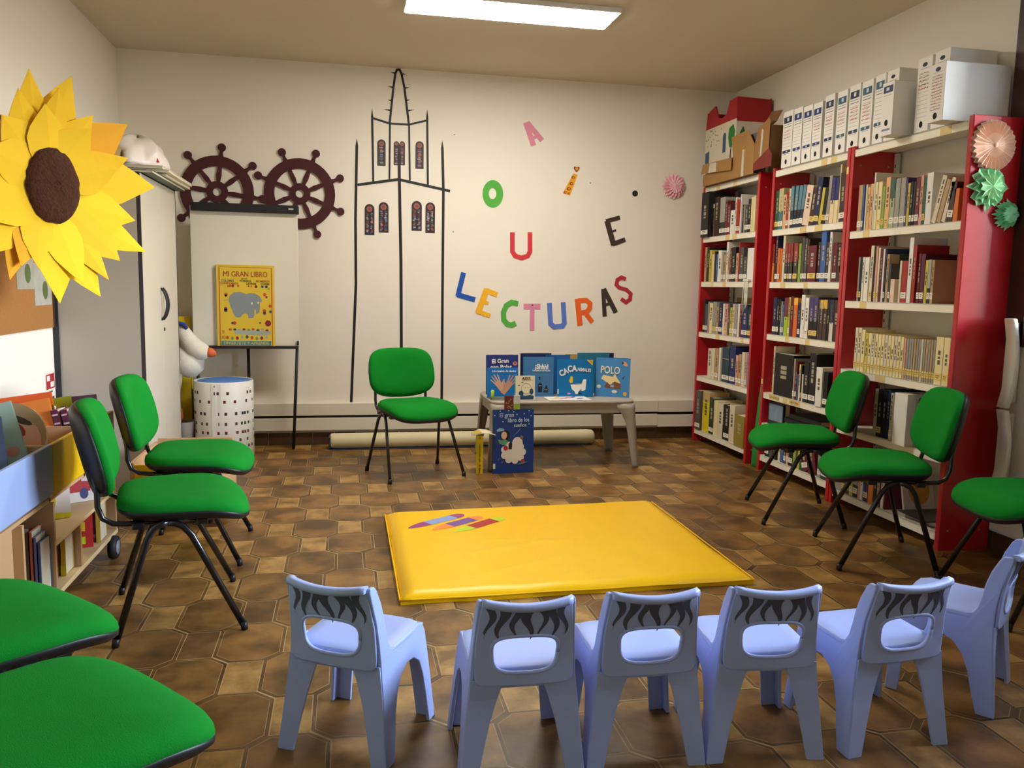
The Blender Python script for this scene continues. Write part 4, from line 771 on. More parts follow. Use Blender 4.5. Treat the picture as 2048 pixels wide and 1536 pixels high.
t = thing('torn_carton', 'torn brown cardboard carton with open flaps and a red panel around the painted house', 'cardboard box', (2.98, 5.8, 2.099))
mc = lambda u, v, d: (2.848-d, u, v)
b = MB(); b.prism([(6.34,2.10),(5.512,2.10),(5.512,2.30),(5.62,2.42),(5.88,2.41),(5.84,2.26),(6.34,2.19)], mc, -.004, 0); part(b, 'front_panel', CARD, t)
b = MB(); b.prism([(6.36,2.20),(5.83,2.165),(5.83,2.255),(6.33,2.27)], lambda u, v, d: (2.830-d, u, v), -.004, 0); part(b, 'front_flap', CARD, t)
part(MB().prism([(6.22,2.19),(6.08,2.185),(6.08,2.255),(6.20,2.262)], lambda u, v, d: (2.8295-d, u, v), 0, .001), 'address_label', M('d6ccb8', .7, var=.1), t)
b = MB(); b.prism([(5.70,2.10),(5.66,2.10),(5.66,2.29),(5.69,2.29)], mc, .0005, .0012); part(b, 'paper_tape', M('cfc6b2', .7), t)
part(MB().box(2.848, 3.16, 6.345, 6.349, 2.10, 2.19), 'end_panel', CARD2, t)
part(MB().box(2.848, 3.17, 5.30, 5.304, 2.115, 2.40), 'end_panel', CARD2, t)
b = MB(); b.prism([(5.508,2.118),(5.30,2.118),(5.30,2.42),(5.32,2.45),(5.47,2.40),(5.508,2.30)], mc, -.004, 0); part(b, 'side_panel', M('9b7040', .85, var=.1), t)
b = MB(); b.prism([(5.512,2.118),(5.255,2.118),(5.255,2.20),(5.30,2.245),(5.512,2.165)], mc, .0005, .003); part(b, 'red_panel', M('7e2a22', .7, var=.1), t)
b = MB(); b.prism([(5.43,2.20),(5.405,2.20),(5.39,2.38),(5.415,2.39)], mc, .0005, .0012); part(b, 'paper_tape', M('cfc6b2', .7), t)
b = MB(); b.prism([(5.50,2.34),(5.30,2.42),(5.29,2.50),(5.46,2.52)], lambda u, v, d: (2.848+(v-2.34)*.5-d, u, v), -.004, 0); part(b, 'top_flap', CARD2, t)
part(MB().box(2.86, 3.16, 5.52, 6.30, 2.1005, 2.104), 'bottom_panel', CARD2, t)
part(MB().box(2.88, 2.97, 5.55, 5.66, 2.105, 2.40, bev=.02), 'crumpled_paper', M('6c6670', .8, var=.3, vs_=30, bump=.5), t)

# rosettes on the near bookcase side (they face the viewer)
YW_save = YW
rosette('paper_rosette', 'big pale peach tissue rosette at the top of the red bookcase side', (2.992, 3.4515, 1.972), .122, 'f0cdb4', 'x', teeth=26, zig=.12, hx2='e8b99a')
rosette('paper_rosette', 'pointed green tissue rosette, middle one of three on the red bookcase side', (2.985, 3.4515, 1.780), .118, 'a6dba0', 'x', teeth=12, zig=.6, hx2='7fca88', pet=1)
rosette('paper_rosette', 'small fringed pale green tissue rosette, lowest on the red bookcase side', (3.098, 3.4515, 1.655), .078, 'b4e8c2', 'x', teeth=20, zig=.5, hx2='7ad79a', pet=1)
# white curved pads on the right wall
for k, (z0, z1, lb) in enumerate(((.735, 1.165, 'upper white curved panel beside the red bookcase, on the right wall'), (.345, .727, 'lower white curved panel beside the red bookcase, on the right wall'))):
    b = MB(); R = []
    for i in range(13):
        f_ = i/12; z = z0+(z1-z0)*f_; o_ = .035*math.sin(PI*f_)
        R.append([(3.085, 3.385-o_, z), (3.085, 3.325-o_, z), (3.112, 3.325-o_, z), (3.112, 3.385-o_, z)])
    b.loft(R); b.box(3.105, 3.189, 3.37, 3.384, z0+.02, z1-.02); o = b.build('curved_panel', M('ece6da', .5, var=.03), smooth=False); tag(o, lb, 'panel', 'white curved panels on the right wall'); md = o.modifiers.new('bevel', 'BEVEL'); md.width = .008; md.segments = 3; md.limit_method = 'ANGLE'
def front(Y): return lambda u, v, d: (u, Y-d, v)
# ---------------- flipchart ----------------
t = thing('flipchart', 'white flipchart board on black legs with a black clamp bar', 'flipchart', (-.71, 6.38, 0))
part(MB().box(-1.088,-.338,6.33,6.352,.792,1.80, bev=.003), 'board', M('ece6d6', .35, var=.05, vs_=3, name='worn_whiteboard'), t)
BK = M('1b1d22', .5, var=.05)
b = MB(); b.box(-1.078,-.329,6.295,6.36,1.762,1.822, bev=.006); part(b, 'clamp_bar', BK, t)
part(MB().box(-.40,-.365,6.293,6.296,1.79,1.80), 'maker_plate', M('d8d4c8', .5), t)
b = MB().box(-1.085,-.345,6.300,6.352,.772,.790, bev=.002); part(b, 'pen_ledge', BK, t)
part(MB().box(-.352,-.338,6.31,6.33,.80,.83), 'ledge_clip', BK, t)
for pts in (((-.352,6.362,.80),(-.388,6.362,.0)), ((-1.075,6.362,.80),(-1.04,6.362,0)), ((-.715,6.44,.79),(-.715,6.475,.0))):
    b = MB(); x0, y0, z0 = pts[0]; x1, y1, z1 = pts[1]
    b.loft([[(x0-.011,y0-.008,z0),(x0+.011,y0-.008,z0),(x0+.011,y0+.008,z0),(x0-.011,y0+.008,z0)],[(x1-.011,y1-.008,z1+.001),(x1+.011,y1-.008,z1+.001),(x1+.011,y1+.008,z1+.001),(x1-.011,y1+.008,z1+.001)]]); part(b, 'leg', BK, t)
part(MB().box(-.726,-.704,6.352,6.446,.78,.80), 'leg_bracket', BK, t)
# big picture book on the ledge
t = thing('picture_book', 'big yellow picture book with a grey elephant on the flipchart ledge', 'book', (-.708, 6.31, .791))
fr = lambda u, v, d: (-.912+u*.403, 6.300-.0-d+(1-v)*.0, .7915+v*.592)
FY = 6.304
def fb(pts, d0, d1, m, b): b.prism([(-.913+u*.405, .7915+v*.592) for u, v in pts], front(FY), d0, d1, m)
part(MB().box(-.911,-.509,FY,6.328,.7925,1.382), 'pages', M('d9b98a', .8, var=.1), t)
b = MB(); fb([(0,0),(1,0),(.995,.99),(.97,1),(.02,1),(0,.985)], -.0006, .001, 0, b); fb([(.035,0),(.965,0),(.962,.972),(.038,.975)], .001, .0014, 1, b); fb([(.055,.01),(.945,.01),(.942,.965),(.058,.968)], .0014, .0018, 0, b)
part(b, 'cover', [M('e8c73a', .5, var=.05), M('c8732a', .6, var=.1)], t)
b = MB()
el = [(.20,.56),(.22,.62),(.30,.665),(.40,.67),(.50,.645),(.56,.655),(.66,.655),(.74,.62),(.78,.57),(.77,.54),(.74,.55),(.745,.47),(.73,.42),(.69,.40),(.67,.41),(.675,.44),(.66,.46),(.64,.44),(.65,.39),(.62,.35),(.54,.345),(.53,.39),(.49,.41),(.44,.395),(.40,.355),(.32,.355),(.28,.40),(.24,.48)]
fb(el, .0018, .0024, 0, b); fb([(.60,.545),(.62,.535),(.605,.51),(.59,.53)], .0024, .0028, 1, b); fb([(.71,.555),(.725,.545),(.715,.52),(.70,.535)], .0024, .0028, 1, b); fb([(.20,.575),(.12,.565),(.12,.558),(.20,.568)], .0018, .0022, 0, b)
rng = random.Random(5)
for u, v, r_, m in ((.20,.738,.018,2),(.235,.742,.022,2),(.28,.742,.024,3),(.37,.742,.02,2),(.55,.742,.012,3),(.60,.742,.014,2),(.68,.738,.025,3),(.79,.738,.022,4),(.86,.738,.024,4),(.90,.712,.018,5),(.16,.635,.03,2),(.155,.62,.02,3),(.83,.64,.03,2),(.86,.61,.02,3),(.15,.46,.03,3),(.15,.44,.03,4),(.82,.44,.03,2),(.82,.41,.028,4),(.92,.50,.028,2),(.925,.43,.024,4),(.30,.285,.032,2),(.26,.285,.022,4),(.88,.285,.055,3),(.74,.29,.016,4)):
    fb(oval(u, v, r_, r_*.72, 12), .0018, .0023, m, b)
fb([(.28,.20),(.92,.19),(.93,.155),(.80,.13),(.3,.15)], .0018, .0021, 6, b)
for i in range(9): fb(oval(.22+.08*i, .205+.008*math.sin(i*3), .028, .014, 10), .0021, .0026, 2+(i*2) % 5, b)
for i in range(9): fb(oval(.17+.085*i, .105+.01*math.sin(i*5), .026, .022, 9), .0018, .0026, 2+(i*3) % 5, b)
fb([(.06,.01),(.93,.01),(.93,.065),(.06,.065)], .0018, .0022, 7, b)
part(b, 'cover_art', [M('8c969a', .6), M('f3efdf', .6), M('c8522c', .6), M('8a2030', .6), M('2c4a66', .6), M('7ba046', .6), M('a9b4a4', .6), M('4d8f94', .6)], t)
def wt(s, size, hx, u, v, root, d=.003, bold=0.0, base=(-.913, .7915, .405, .592), Y=FY, al='CENTER', sx=1, rot=0, name='title'):
    o = text(s, size, M(hx, .6, var=.02), root, Matrix.Translation((base[0]+u*base[2], Y-d, base[1]+v*base[3])) @ Matrix(((1,0,0,0),(0,0,-1,0),(0,1,0,0),(0,0,0,1))) @ Matrix.Rotation(rot, 4, 'Z'), name, bold, al, sx=sx)
    o['world'] = 1; setp(o, root); del o['world']; return o
wt('MI GRAN LIBRO', .055, 'a83430', .5, .885, t, bold=0, sx=.80); wt('DE LOS', .013, '3a4a3c', .48, .832, t)
wt('COLORES', .021, '24503c', .19, .803, t, bold=.0003); wt('FORMAS', .021, '3c7040', .50, .803, t, bold=.0003); wt('NUMEROS', .021, 'b8642c', .80, .803, t, bold=.0003)
wt('CONTRARIOS', .020, 'b04a34', .22, .771, t, bold=.0003); wt('LETRAS', .021, '1c1c1c', .60, .771, t, bold=.0003); wt('COSAS', .021, '1c3c34', .84, .771, t, bold=.0003)
wt('9', .04, 'c05a44', .10, .17, t); wt('10', .034, 'a84a44', .10, .105, t); wt('DIVIERTETE Y APRENDE', .030, 'd4c86a', .5, .036, t, bold=.0004)

# ---------------- drum ----------------
t = thing('perforated_drum', 'white perforated cylinder with a blue cushion top standing by the back wall', 'drum', (-.855, 6.145, 0))
DW = M('eeebe2', .4, var=.03, name='white_lacquered_metal')
b = MB(); rr_ = .203; n = 48; b.lathe([(rr_-.02,.012),(rr_-.006,.004),(rr_,.012),(rr_,.556),(rr_-.004,.562),(rr_-.008,.556),(rr_-.008,.50)], (-.855, 6.145, 0), n=n, cap0=True, cap1=False); cylb = b
b = MB(); b.lathe([(.190,.48),(.193,.52),(.190,.548),(.170,.562),(.120,.570),(.05,.573)], (-.855, 6.145, 0), n=40); part(b, 'cushion', M('4f7cc0', .8, var=.05, bump=.1), t, smooth=True)
def cylq(a0, a1, z0, z1, b, m, e=.0006):
    P = [(-.855+(rr_+e)*math.cos(a), 6.145+(rr_+e)*math.sin(a), z) for a, z in ((a0,z0),(a1,z0),(a1,z1),(a0,z1))]; b.face(P, m)
rows = [(.475,[-62,-52,-12,-4,14],0),(.415,[-66,-44,-22,8,28],1),(.330,[-70,-62,-42,-32,-2,10,30,44],0),(.258,[-70,-60,-40,-28,-2,10,30,42],2),(.195,[-70,-62,-38,-26,-4,10,32,44],1),(.140,[-64,-34,6,38],2),(.090,[-60,-48,30,40],0)]
for z, al, m in rows:
    for a in al+[a+120 for a in al]+[a+240 for a in al]:
        a_ = math.radians(-92+a*1.0); cylq(a_, a_+.085, z, z+.021, cylb, m+1)
part(cylb, 'perforated_cylinder', [DW, M('2a221c', .8), M('6a1e24', .8), M('3c4a22', .8)], t)
b = MB(); cylq(math.radians(-106), math.radians(-88), .012, .55, b, 0, .0022); part(b, 'seam_strip', DW, t)
for a in (-100,): part(MB().ell((-.855+(rr_+.003)*math.cos(math.radians(a)), 6.145+(rr_+.003)*math.sin(math.radians(a)), .535), (.004,.003,.004), n=8), 'rivet', BK, t)
# ---------------- goose plush, cartons behind the cabinet ----------------
FUR = M('f1ead8', .95, var=.08, vs_=40, bump=.5, bs=260, sheen=.5, name='white_plush')
tag(MB().box(-1.50,-1.12,6.385,6.475,.001,1.0, bev=.004).build('carton', M('e2c11c', .7, var=.06)), 'tall yellow carton behind the cabinet, under the plush goose\'s head', 'carton')
tag(MB().box(-1.105,-1.045,6.40,6.485,.001,.475, bev=.002).build('carton', M('d8c424', .7, var=.08)), 'narrow yellow carton between the cabinet and the white drum', 'carton')
t = thing('plush_goose', 'white plush goose with orange beak and blue scarf slumped beside the cabinet', 'plush toy', (-1.12, 6.2, .33))
b = MB()
def sausage(b, pts, rs, n=18):
    b.tube(pts, rs, n=n)
sausage(b, [(-1.17,6.2,.955),(-1.155,6.19,.94),(-1.125,6.175,.885),(-1.09,6.16,.83),(-1.045,6.15,.785),(-1.00,6.145,.765),(-.965,6.14,.758),(-.948,6.14,.757)], [.02,.042,.058,.066,.070,.064,.050,.026])
part(b, 'head_and_neck', FUR, t, smooth=True)
b = MB(); sausage(b, [(-1.20,6.22,.96),(-1.18,6.22,.90),(-1.16,6.22,.80),(-1.135,6.21,.73),(-1.12,6.2,.67),(-1.11,6.2,.62),(-1.115,6.2,.59),(-1.12,6.2,.578)], [.03,.06,.085,.112,.130,.110,.065,.02]); part(b, 'body', FUR, t, smooth=True)
b = MB(); sausage(b, [(-1.17,6.14,.62),(-1.175,6.12,.50),(-1.17,6.10,.36)], [.04,.032,.028], 12); part(b, 'leg', FUR, t, smooth=True)
b = MB(); sausage(b, [(-1.16,6.10,.36),(-1.16,6.09,.30),(-1.155,6.07,.27)], [.03,.036,.02], 12); part(b, 'foot', M('c8643a', .8, var=.1), t, smooth=True)
b = MB(); sausage(b, [(-.962,6.14,.760),(-.935,6.137,.755),(-.915,6.135,.745),(-.905,6.134,.738)], [.036,.034,.024,.010], 12); part(b, 'beak', M('e06a34', .7, var=.08), t, smooth=True)
b = MB(); sausage(b, [(-1.19,6.15,.955),(-1.15,6.125,.965),(-1.11,6.13,.955),(-1.095,6.14,.925)], [.012,.014,.016,.012], 8); part(b, 'scarf', M('2c3f8a', .8), t)
part(MB().ell((-1.168,6.125,.915),(.010,.008,.010), n=8), 'eye', BK, t)
b = MB(); b.lathe([(.035,.001),(.045,.05),(.062,.16),(.078,.275),(.074,.275),(.055,.12)], (-1.118, 6.075, 0), n=20, cap1=False); tag(b.build('paper_bin', M('8d867a', .8, var=.2), smooth=True), 'small grey tapering paper bin between the cabinet and the drum', 'bin')
# ---------------- rolled mat ----------------
t = thing('rolled_mat', 'long cream rolled mat with navy underside on the floor along the back wall', 'rolled mat', (.94, 6.34, 0))
b = MB(); n = 24; C_ = (6.345, .062)
xs_ = [-.112,-.108,-.09,.5,1.2,1.93,1.97,1.985]; rs_ = [.050,.057,.059,.060,.059,.060,.056,.045]
b.loft([[(x, C_[0]+r_*1.05*math.cos(k*2*PI/n), C_[1]+r_*math.sin(k*2*PI/n)) for k in range(n)] for x, r_ in zip(xs_, rs_)]); part(b, 'roll', M('d9cfa6', .6, var=.08, vs_=3, bump=.2, bs=8), t, smooth=True)
b = MB(); b.box(-.118,1.96,6.29,6.42,.0012,.0085, bev=.002); b.box(-.1215,-.113,6.29,6.40,.003,.10, bev=.003); part(b, 'navy_backing', M('1c2d5a', .5), t)
b = MB(); P = [( -.1225, C_[0]+(.012+.036*k/30)*math.cos(k*.6), C_[1]+(.012+.036*k/30)*math.sin(k*.6)) for k in range(31)]; b.tube(P, .002, n=5); part(b, 'spiral_edge', M('1c2d5a', .5), t)

# ---------------- small grey table ----------------
TG = M('aaa294', .5, var=.04, vs_=4, name='grey_beige_plastic')
t = thing('childrens_table', 'low grey plastic table with wide tapering legs by the back wall', 'table', (1.51, 5.78, 0))
tx0, tx1, ty0, ty1, tz = .985, 2.035, 5.470, 6.075, .478
b = MB(); n=0
ro = outline((tx1-tx0)/2, (ty1-ty0)/2, 64, 9)
cxx, cyy = (tx0+tx1)/2, (ty0+ty1)/2
b.loft([[(cxx+x*s, cyy+y*s, z) for x, y in ro] for s, z in ((.95,tz-.022),(.992,tz-.022),(1.0,tz-.012),(1.0,tz-.006),(.992,tz-.0005),(.9,tz))]); part(b, 'tabletop', TG, t, smooth=False)
b = MB(); b.box(tx0+.10,tx1-.10,ty0+.012,ty0+.022,tz-.085,tz-.02); b.box(tx0+.10,tx1-.10,ty1-.022,ty1-.012,tz-.085,tz-.02); b.box(tx0+.012,tx0+.022,ty0+.10,ty1-.10,tz-.085,tz-.02); b.box(tx1-.022,tx1-.012,ty0+.10,ty1-.10,tz-.085,tz-.02); part(b, 'apron', TG, t)
for sx_ in (-1, 1):
    for sy_ in (-1, 1):
        b = MB(); cx_, cy_ = (tx1-.006 if sx_ > 0 else tx0+.006), (ty1-.006 if sy_ > 0 else ty0+.006)
        R = []
        for z, wd, spl in ((tz-.02,.150,0),(tz-.06,.135,.002),(tz-.10,.105,.004),(tz-.16,.082,.008),(tz-.26,.070,.014),(.10,.060,.022),(.02,.050,.026),(.001,.046,.027)):
            ox, oy = cx_+sx_*spl, cy_+sy_*spl; k = wd; r_ = min(.04, wd*.5); th = .012
            ring = []
            outp = [(-k,0)]+[(-r_+r_*math.sin(a), -r_+r_*math.cos(a)) for a in [PI/2*q/5 for q in range(6)]]+[(0,-k)]
            inp = [(-th,-k)]+[(-r_+(r_-th)*math.cos(a), -r_+(r_-th)*math.sin(a)) for a in [PI/2*q/5 for q in range(6)]]+[(-k,-th)]
            for u, v in outp+inp: ring.append((ox+sx_*u, oy+sy_*v, z))
            R.append(ring)
        b.loft(R); part(b, 'leg', TG, t, smooth=False)

# ---------------- books on and under the table ----------------
def stand_book(label, P, ang, w_, h, hx, tilt=0, thick=.010, openb=0, back=None, name='picture_book', grp='picture books displayed on the grey table', z=None):
    """cover faces the viewer: local x right, local z up, front at y=0. P is the lower left corner"""
    t = thing(name, label, 'book', (P[0], P[1], z if z is not None else tz+.0008), math.radians(ang), grp)
    T = Matrix.Rotation(math.radians(tilt), 4, 'X')
    def add(b, nm, mats): 
        bmesh.ops.transform(b.bm, matrix=T, verts=b.bm.verts); o = b.build(nm, mats); o.parent = t; return o
    add(MB().box(0, w_, 0, .0022, 0, h), 'cover', M(hx, .35, var=.05, vs_=4))
    add(MB().box(.002, w_-.004, .0022, thick, .002, h-.003), 'pages', PAGES)
    if openb:
        B = Matrix.Rotation(math.radians(openb), 4, 'Z')
        b = MB().box(0, w_, thick, thick+.003, 0, h); bmesh.ops.transform(b.bm, matrix=B, verts=b.bm.verts); add(b, 'back_cover', M(back or hx, .35, var=.05))
    t['w'] = w_; t['h'] = h
    return t, T
def art(t, T, shapes, mats, name='cover_art'):
    b = MB(); w_, h = t['w'], t['h']
    for k, (m, pts) in enumerate(shapes): b.prism([(u*w_, v*h) for u, v in pts], lambda u, v, d: (u, -d, v), .0002, .0006+.00025*k/4, m)
    bmesh.ops.transform(b.bm, matrix=T, verts=b.bm.verts); o = b.build(name, [M(x, .5, var=.05) for x in mats]); o.parent = t
def btext(t, T, s, size, hx, u, v, bold=0, rot=0, sx=1, name='title'):
    o = text(s, size, M(hx, .5, var=.02), t, T @ Matrix.Translation((u*t['w'], -.0032, v*t['h'])) @ Matrix(((1,0,0,0),(0,0,-1,0),(0,1,0,0),(0,0,0,1))) @ Matrix.Rotation(rot, 4, 'Z'), name, bold, sx=sx, ex=.0004)
    o.parent = t
def el_(cx, cy, rx, ry, n=16, r=0): return oval(cx, cy, rx, ry, n, r)
# El gran oso polar
t, T = stand_book('navy book titled El gran oso polar, standing at the back left of the table', (1.015,5.86), 3, .236, .290, '27357c', -4, openb=18, back='2c3f8c')
art(t, T, [(0,el_(.90,.78,.07,.05)),(1,el_(.90,.79,.04,.03)),(2,[(.05,.02),(.95,.02),(.95,.2),(.6,.5),(.3,.45),(.05,.3)])], ['d99a7a','b5492e','f0f0ee'])
btext(t, T, 'El Gran', .042, 'f3efe4', .42, .84, .0012, .05); btext(t, T, 'oso Polar', .042, 'f3efe4', .45, .69, .0012, .02)
# Un cuento de dedos
t, T = stand_book('bright blue book with two crossed hands on the cover, front left of the table', (.985,5.675), 0, .222, .216, '1672bd', -5)
def hand(cx, cy, a, s, mir=1):
    c, sn = math.cos(a), math.sin(a)
    def X(p): return [(cx+s*(mir*x*c-y*sn), cy+s*(mir*x*sn+y*c)) for x, y in p]
    out = [X([(-.10,-.42),(.10,-.42),(.13,-.05),(.14,.14),(.05,.20),(-.08,.20),(-.15,.12),(-.13,-.05)])]
    for fx, fa, fl in ((-.12,.28,.30),(-.045,.10,.36),(.035,-.04,.36),(.11,-.22,.28)):
        d = (-math.sin(fa), math.cos(fa)); n_ = (d[1], -d[0]); w2 = .030; bx, by = fx, .14
        out.append(X([(bx-n_[0]*w2, by-n_[1]*w2), (bx+n_[0]*w2, by+n_[1]*w2), (bx+d[0]*fl+n_[0]*w2*.7, by+d[1]*fl+n_[1]*w2*.7), (bx+d[0]*(fl+.03), by+d[1]*(fl+.03)), (bx+d[0]*fl-n_[0]*w2*.7, by+d[1]*fl-n_[1]*w2*.7)]))
    out.append(X([(-.13,-.12),(-.10,.0),(-.30,.12),(-.34,.08)]))
    return out
art(t, T, [(0, p) for p in hand(.40,.42,.62,.75,-1)]+[(1, p) for p in hand(.68,.40,-.62,.75,1)], ['d9a58c','cf957c'])
btext(t, T, 'Un cuento de dedos', .021, 'f0f4f8', .55, .88, .0004)
# Shhh
t, T = stand_book('steel blue book titled Shhh! in the middle of the table', (1.262,5.745), -3, .222, .286, '3f78ac', -3, openb=14, back='31659a')
art(t, T, [(0,[(.30,.44),(.34,.44),(.34,.52),(.28,.52)]),(0,[(.52,.42),(.56,.42),(.56,.50),(.50,.50)]),(0,[(.66,.10),(.82,.10),(.83,.18),(.76,.30),(.68,.18)]),(0,[(.48,.11),(.62,.11),(.63,.30),(.55,.36),(.48,.3)]),(1,el_(.72,.17,.015,.012)),(1,el_(.78,.17,.015,.012)),(1,el_(.53,.27,.014,.012)),(1,el_(.58,.27,.014,.012))], ['14202c','e8eef2'])
btext(t, T, '¡Shhh!', .050, 'eef4f8', .60, .75, .0018, -.02, .8); btext(t, T, 'TENEMOS UN PLAN', .015, 'dfe9f0', .58, .655, .0005)
# Cacanimales
t, T = stand_book('bright blue book titled Cacanimales with a toilet on the cover', (1.497,5.672), 3, .274, .277, '0d74b8', -3)
art(t, T, [(0,[(.80,.98),(.99,.98),(.97,.83)]),(5,[(.84,.97),(.975,.96),(.96,.87)]),(1,[(.36,.34),(.70,.36),(.70,.32),(.66,.22),(.58,.14),(.57,.09),(.50,.09),(.49,.14),(.40,.22)]),(2,[(.345,.335),(.72,.355),(.72,.345),(.345,.325)]),(1,[(.71,.16),(.66,.17),(.68,.38),(.72,.47),(.80,.47),(.80,.40),(.78,.20)]),(3,el_(.38,.44,.052,.065)),(3,el_(.39,.51,.04,.045)),(4,el_(.32,.10,.05,.022)),(2,[(.60,.13),(.70,.09),(.70,.075),(.57,.08)]),(6,[(.005,.10),(.035,.10),(.035,.22),(.005,.22)])], ['e3c034','f2efe6','141a1e','e8c820','d99ac0','c8981c','d6ecc0'])
btext(t, T, 'CA', .060, 'f4f4f0', .165, .655, .0022, .45, .8); btext(t, T, 'CA', .060, 'f4f4f0', .40, .745, .0022, .05, .85); btext(t, T, 'NIMALES', .034, 'f4f4f0', .74, .712, .0008, -.10, .78)
# Polo
t, T = stand_book('sky blue book titled Polo at the right end of the table', (1.800,5.735), -24, .250, .285, '3f86c4', -3, openb=26, back='2a4f8a')
art(t, T, [(0,[(.16,.46),(.22,.56),(.50,.52),(.56,.60),(.62,.50),(.72,.38),(.70,.30),(.42,.32),(.24,.42)]),(1,[(.26,.26),(.34,.38),(.42,.30),(.56,.40),(.74,.34),(.74,.20),(.50,.22),(.34,.22)]),(2,el_(.10,.26,.06,.045)),(2,el_(.56,.14,.08,.04)),(3,el_(.87,.09,.055,.055)),(4,el_(.84,.86,.09,.05,16,-.5)),(5,el_(.78,.88,.025,.035)),(5,[(.78,.50),(.84,.56),(.80,.44)]),(6,[(.44,.25),(.54,.25),(.54,.31),(.44,.31)])], ['ead39a','7a4a2c','e8e0c8','e0b04a','e0a078','1c2430','8fb8cc'])
btext(t, T, 'POLO', .075, 'ece4c4', .42, .68, .0012, -.04, .72)
# Azul
t, T = stand_book('small cream book titled Azul with a moon face, front of the table', (1.168,5.560), 4, .140, .170, 'e9dfc0', -4, openb=20, back='8cc0b8')
art(t, T, [(0,el_(.55,.46,.27,.22,24)),(1,el_(.55,.46,.255,.205,24)),(2,[(.14,.02),(.92,.02),(.95,.16),(.75,.20),(.5,.17),(.3,.20),(.12,.14)]),(2,el_(.28,.27,.13,.11)),(2,el_(.82,.34,.10,.13)),(0,[(.26,.72),(.42,.76),(.34,.70)]),(0,[(.10,.60),(.24,.64),(.18,.57)]),(0,el_(.50,.50,.02,.015)),(0,el_(.64,.50,.02,.015))], ['2a3440','e9dfc0','1d4468'])
btext(t, T, 'AZUL', .026, '3a2a20', .56, .89, .0008)
# more books behind
for lb, P, a, w_, h, hx, back in (('navy book behind the Shhh! book, only its top edge showing', (1.27,5.90), 4, .24, .300, '1f2a5c', None), ('blue book between the Shhh! and Cacanimales books', (1.455,5.86), 5, .19, .292, '1b5fa8', None), ('dark book with a pale oval behind the gap between Shhh! and Cacanimales', (1.40,5.95), 0, .17, .270, '18222c', None), ('book with a tan and yellow top edge behind Cacanimales', (1.62,5.93), -4, .15, .292, 'b09450', None), ('teal topped book behind the Polo book', (1.70,5.88), 6, .26, .306, '2c7a96', None), ('navy topped book at the far right behind the Polo book', (1.79,5.945), 2, .22, .300, '20264a', None)):
    t, T = stand_book(lb, P, a, w_, h, hx, -1)
# flat things on the table
t = flatbook('picture_sheet', 'white picture sheet with coloured drawings lying flat on the table front', 'book', 1.39, 1.70, 5.485, 5.67, tz+.0006, tz+.008, 'efece4', 'picture books displayed on the grey table', .02)
b = MB()
for k, (x, y, m) in enumerate(((-.10,-.02,0),(-.03,.0,1),(.02,.03,1),(.09,-.02,2),(-.06,.05,0),(.06,.055,2))): b.prism(oval(x, y, .035, .014, 12, .2*k), lambda u, v, d: (u, v, .0075+d), 0, .0004+.0001*k, m)
o = b.build('sheet_drawings', [M('d8c870', .6), M('b03a6a', .6), M('4a4aa0', .6)]); o.parent = t
t = flatbook('picture_book', 'small dark picture book lying flat at the left corner of the table', 'book', .995, 1.10, 5.56, 5.665, tz+.0006, tz+.014, '5a6a58', 'picture books displayed on the grey table', -.02)
tag(MB().lathe([(.010,0),(.012,.01),(.012,.045),(.008,.052)], (1.012, 5.610, tz+.0146), n=14).build('lime_tube', M('c2e65a', .4)), 'small lime green tube on the flat book at the table\'s left corner', 'tube')
# big blue book and friends on the floor
t, T = stand_book('large dark blue book with a girl riding a sheep, standing on the floor', (.979,5.368), 4, .288, .436, '133f8c', -2.5, .012, openb=4, back='12306c', grp='books standing on the floor by the table', z=.001)
shp = [(0, el_(.50+.23*math.cos(a)*1.0, .33+.13*math.sin(a), .085, .058, 12)) for a in [2*PI*k/9 for k in range(9)]]+[(0,el_(.50,.33,.24,.13,20)),(0,el_(.60,.47,.13,.10,14)),(5,el_(.70,.56,.04,.03)),(2,el_(.30,.60,.11,.085,14)),(1,el_(.27,.60,.07,.062,14)),(6,[(.08,.68),(.16,.72),(.27,.70),(.26,.67),(.10,.66)]),(3,[(.12,.54),(.16,.47),(.28,.44),(.38,.50),(.30,.54),(.22,.52)]),(4,el_(.31,.40,.055,.04,12)),(2,[(.38,.38),(.46,.38),(.47,.47),(.42,.50),(.38,.46)]),(6,[(.48,.57),(.50,.58),(.68,.70),(.67,.70)]),(3,[(.58,.13),(.72,.14),(.86,.17),(.74,.17)]),(4,el_(.73,.19,.05,.03,10)),(5,[(.12,.23),(.16,.25),(.14,.20)]),(5,[(.20,.17),(.26,.21),(.24,.17)])]
shp += [(7, el_(u, v, .014, .009, 8)) for u, v in ((.17,.98),(.38,.985),(.50,.965),(.58,.925),(.76,.935),(.88,.98),(.93,.90),(.24,.815),(.04,.915),(.88,.77))]
art(t, T, shp, ['f0e8dc','e8c4a4','231a1e','5aa078','c0303c','8a6a5a','8fbce0','dfe9f2'])
btext(t, T, 'El gran', .042, 'cfe2f2', .33, .915, .0003, .02, .9); btext(t, T, 'libro de los', .042, 'cfe2f2', .62, .835, .0003, .02, .8); btext(t, T, 'sueños', .038, 'cfe2f2', .66, .755, .0003, .02, .85)
art(t, T, [(0,[(.005,.08),(.06,.08),(.06,.16),(.005,.16)])], ['dfe8d0'], 'shelf_label')
t, T = stand_book('tall narrow yellow spined book standing upright on the floor beside the blue one', (.868,5.385), -9, .044, .262, 'e9cf14', 0, .14, grp='books standing on the floor by the table', z=.001)
MB().box(-.0006,.0016,.0022,.14,0,.262).box(.0425,.0446,.0022,.14,0,.262).build('side_covers', M('e9cf14', .35, var=.05)).parent = t
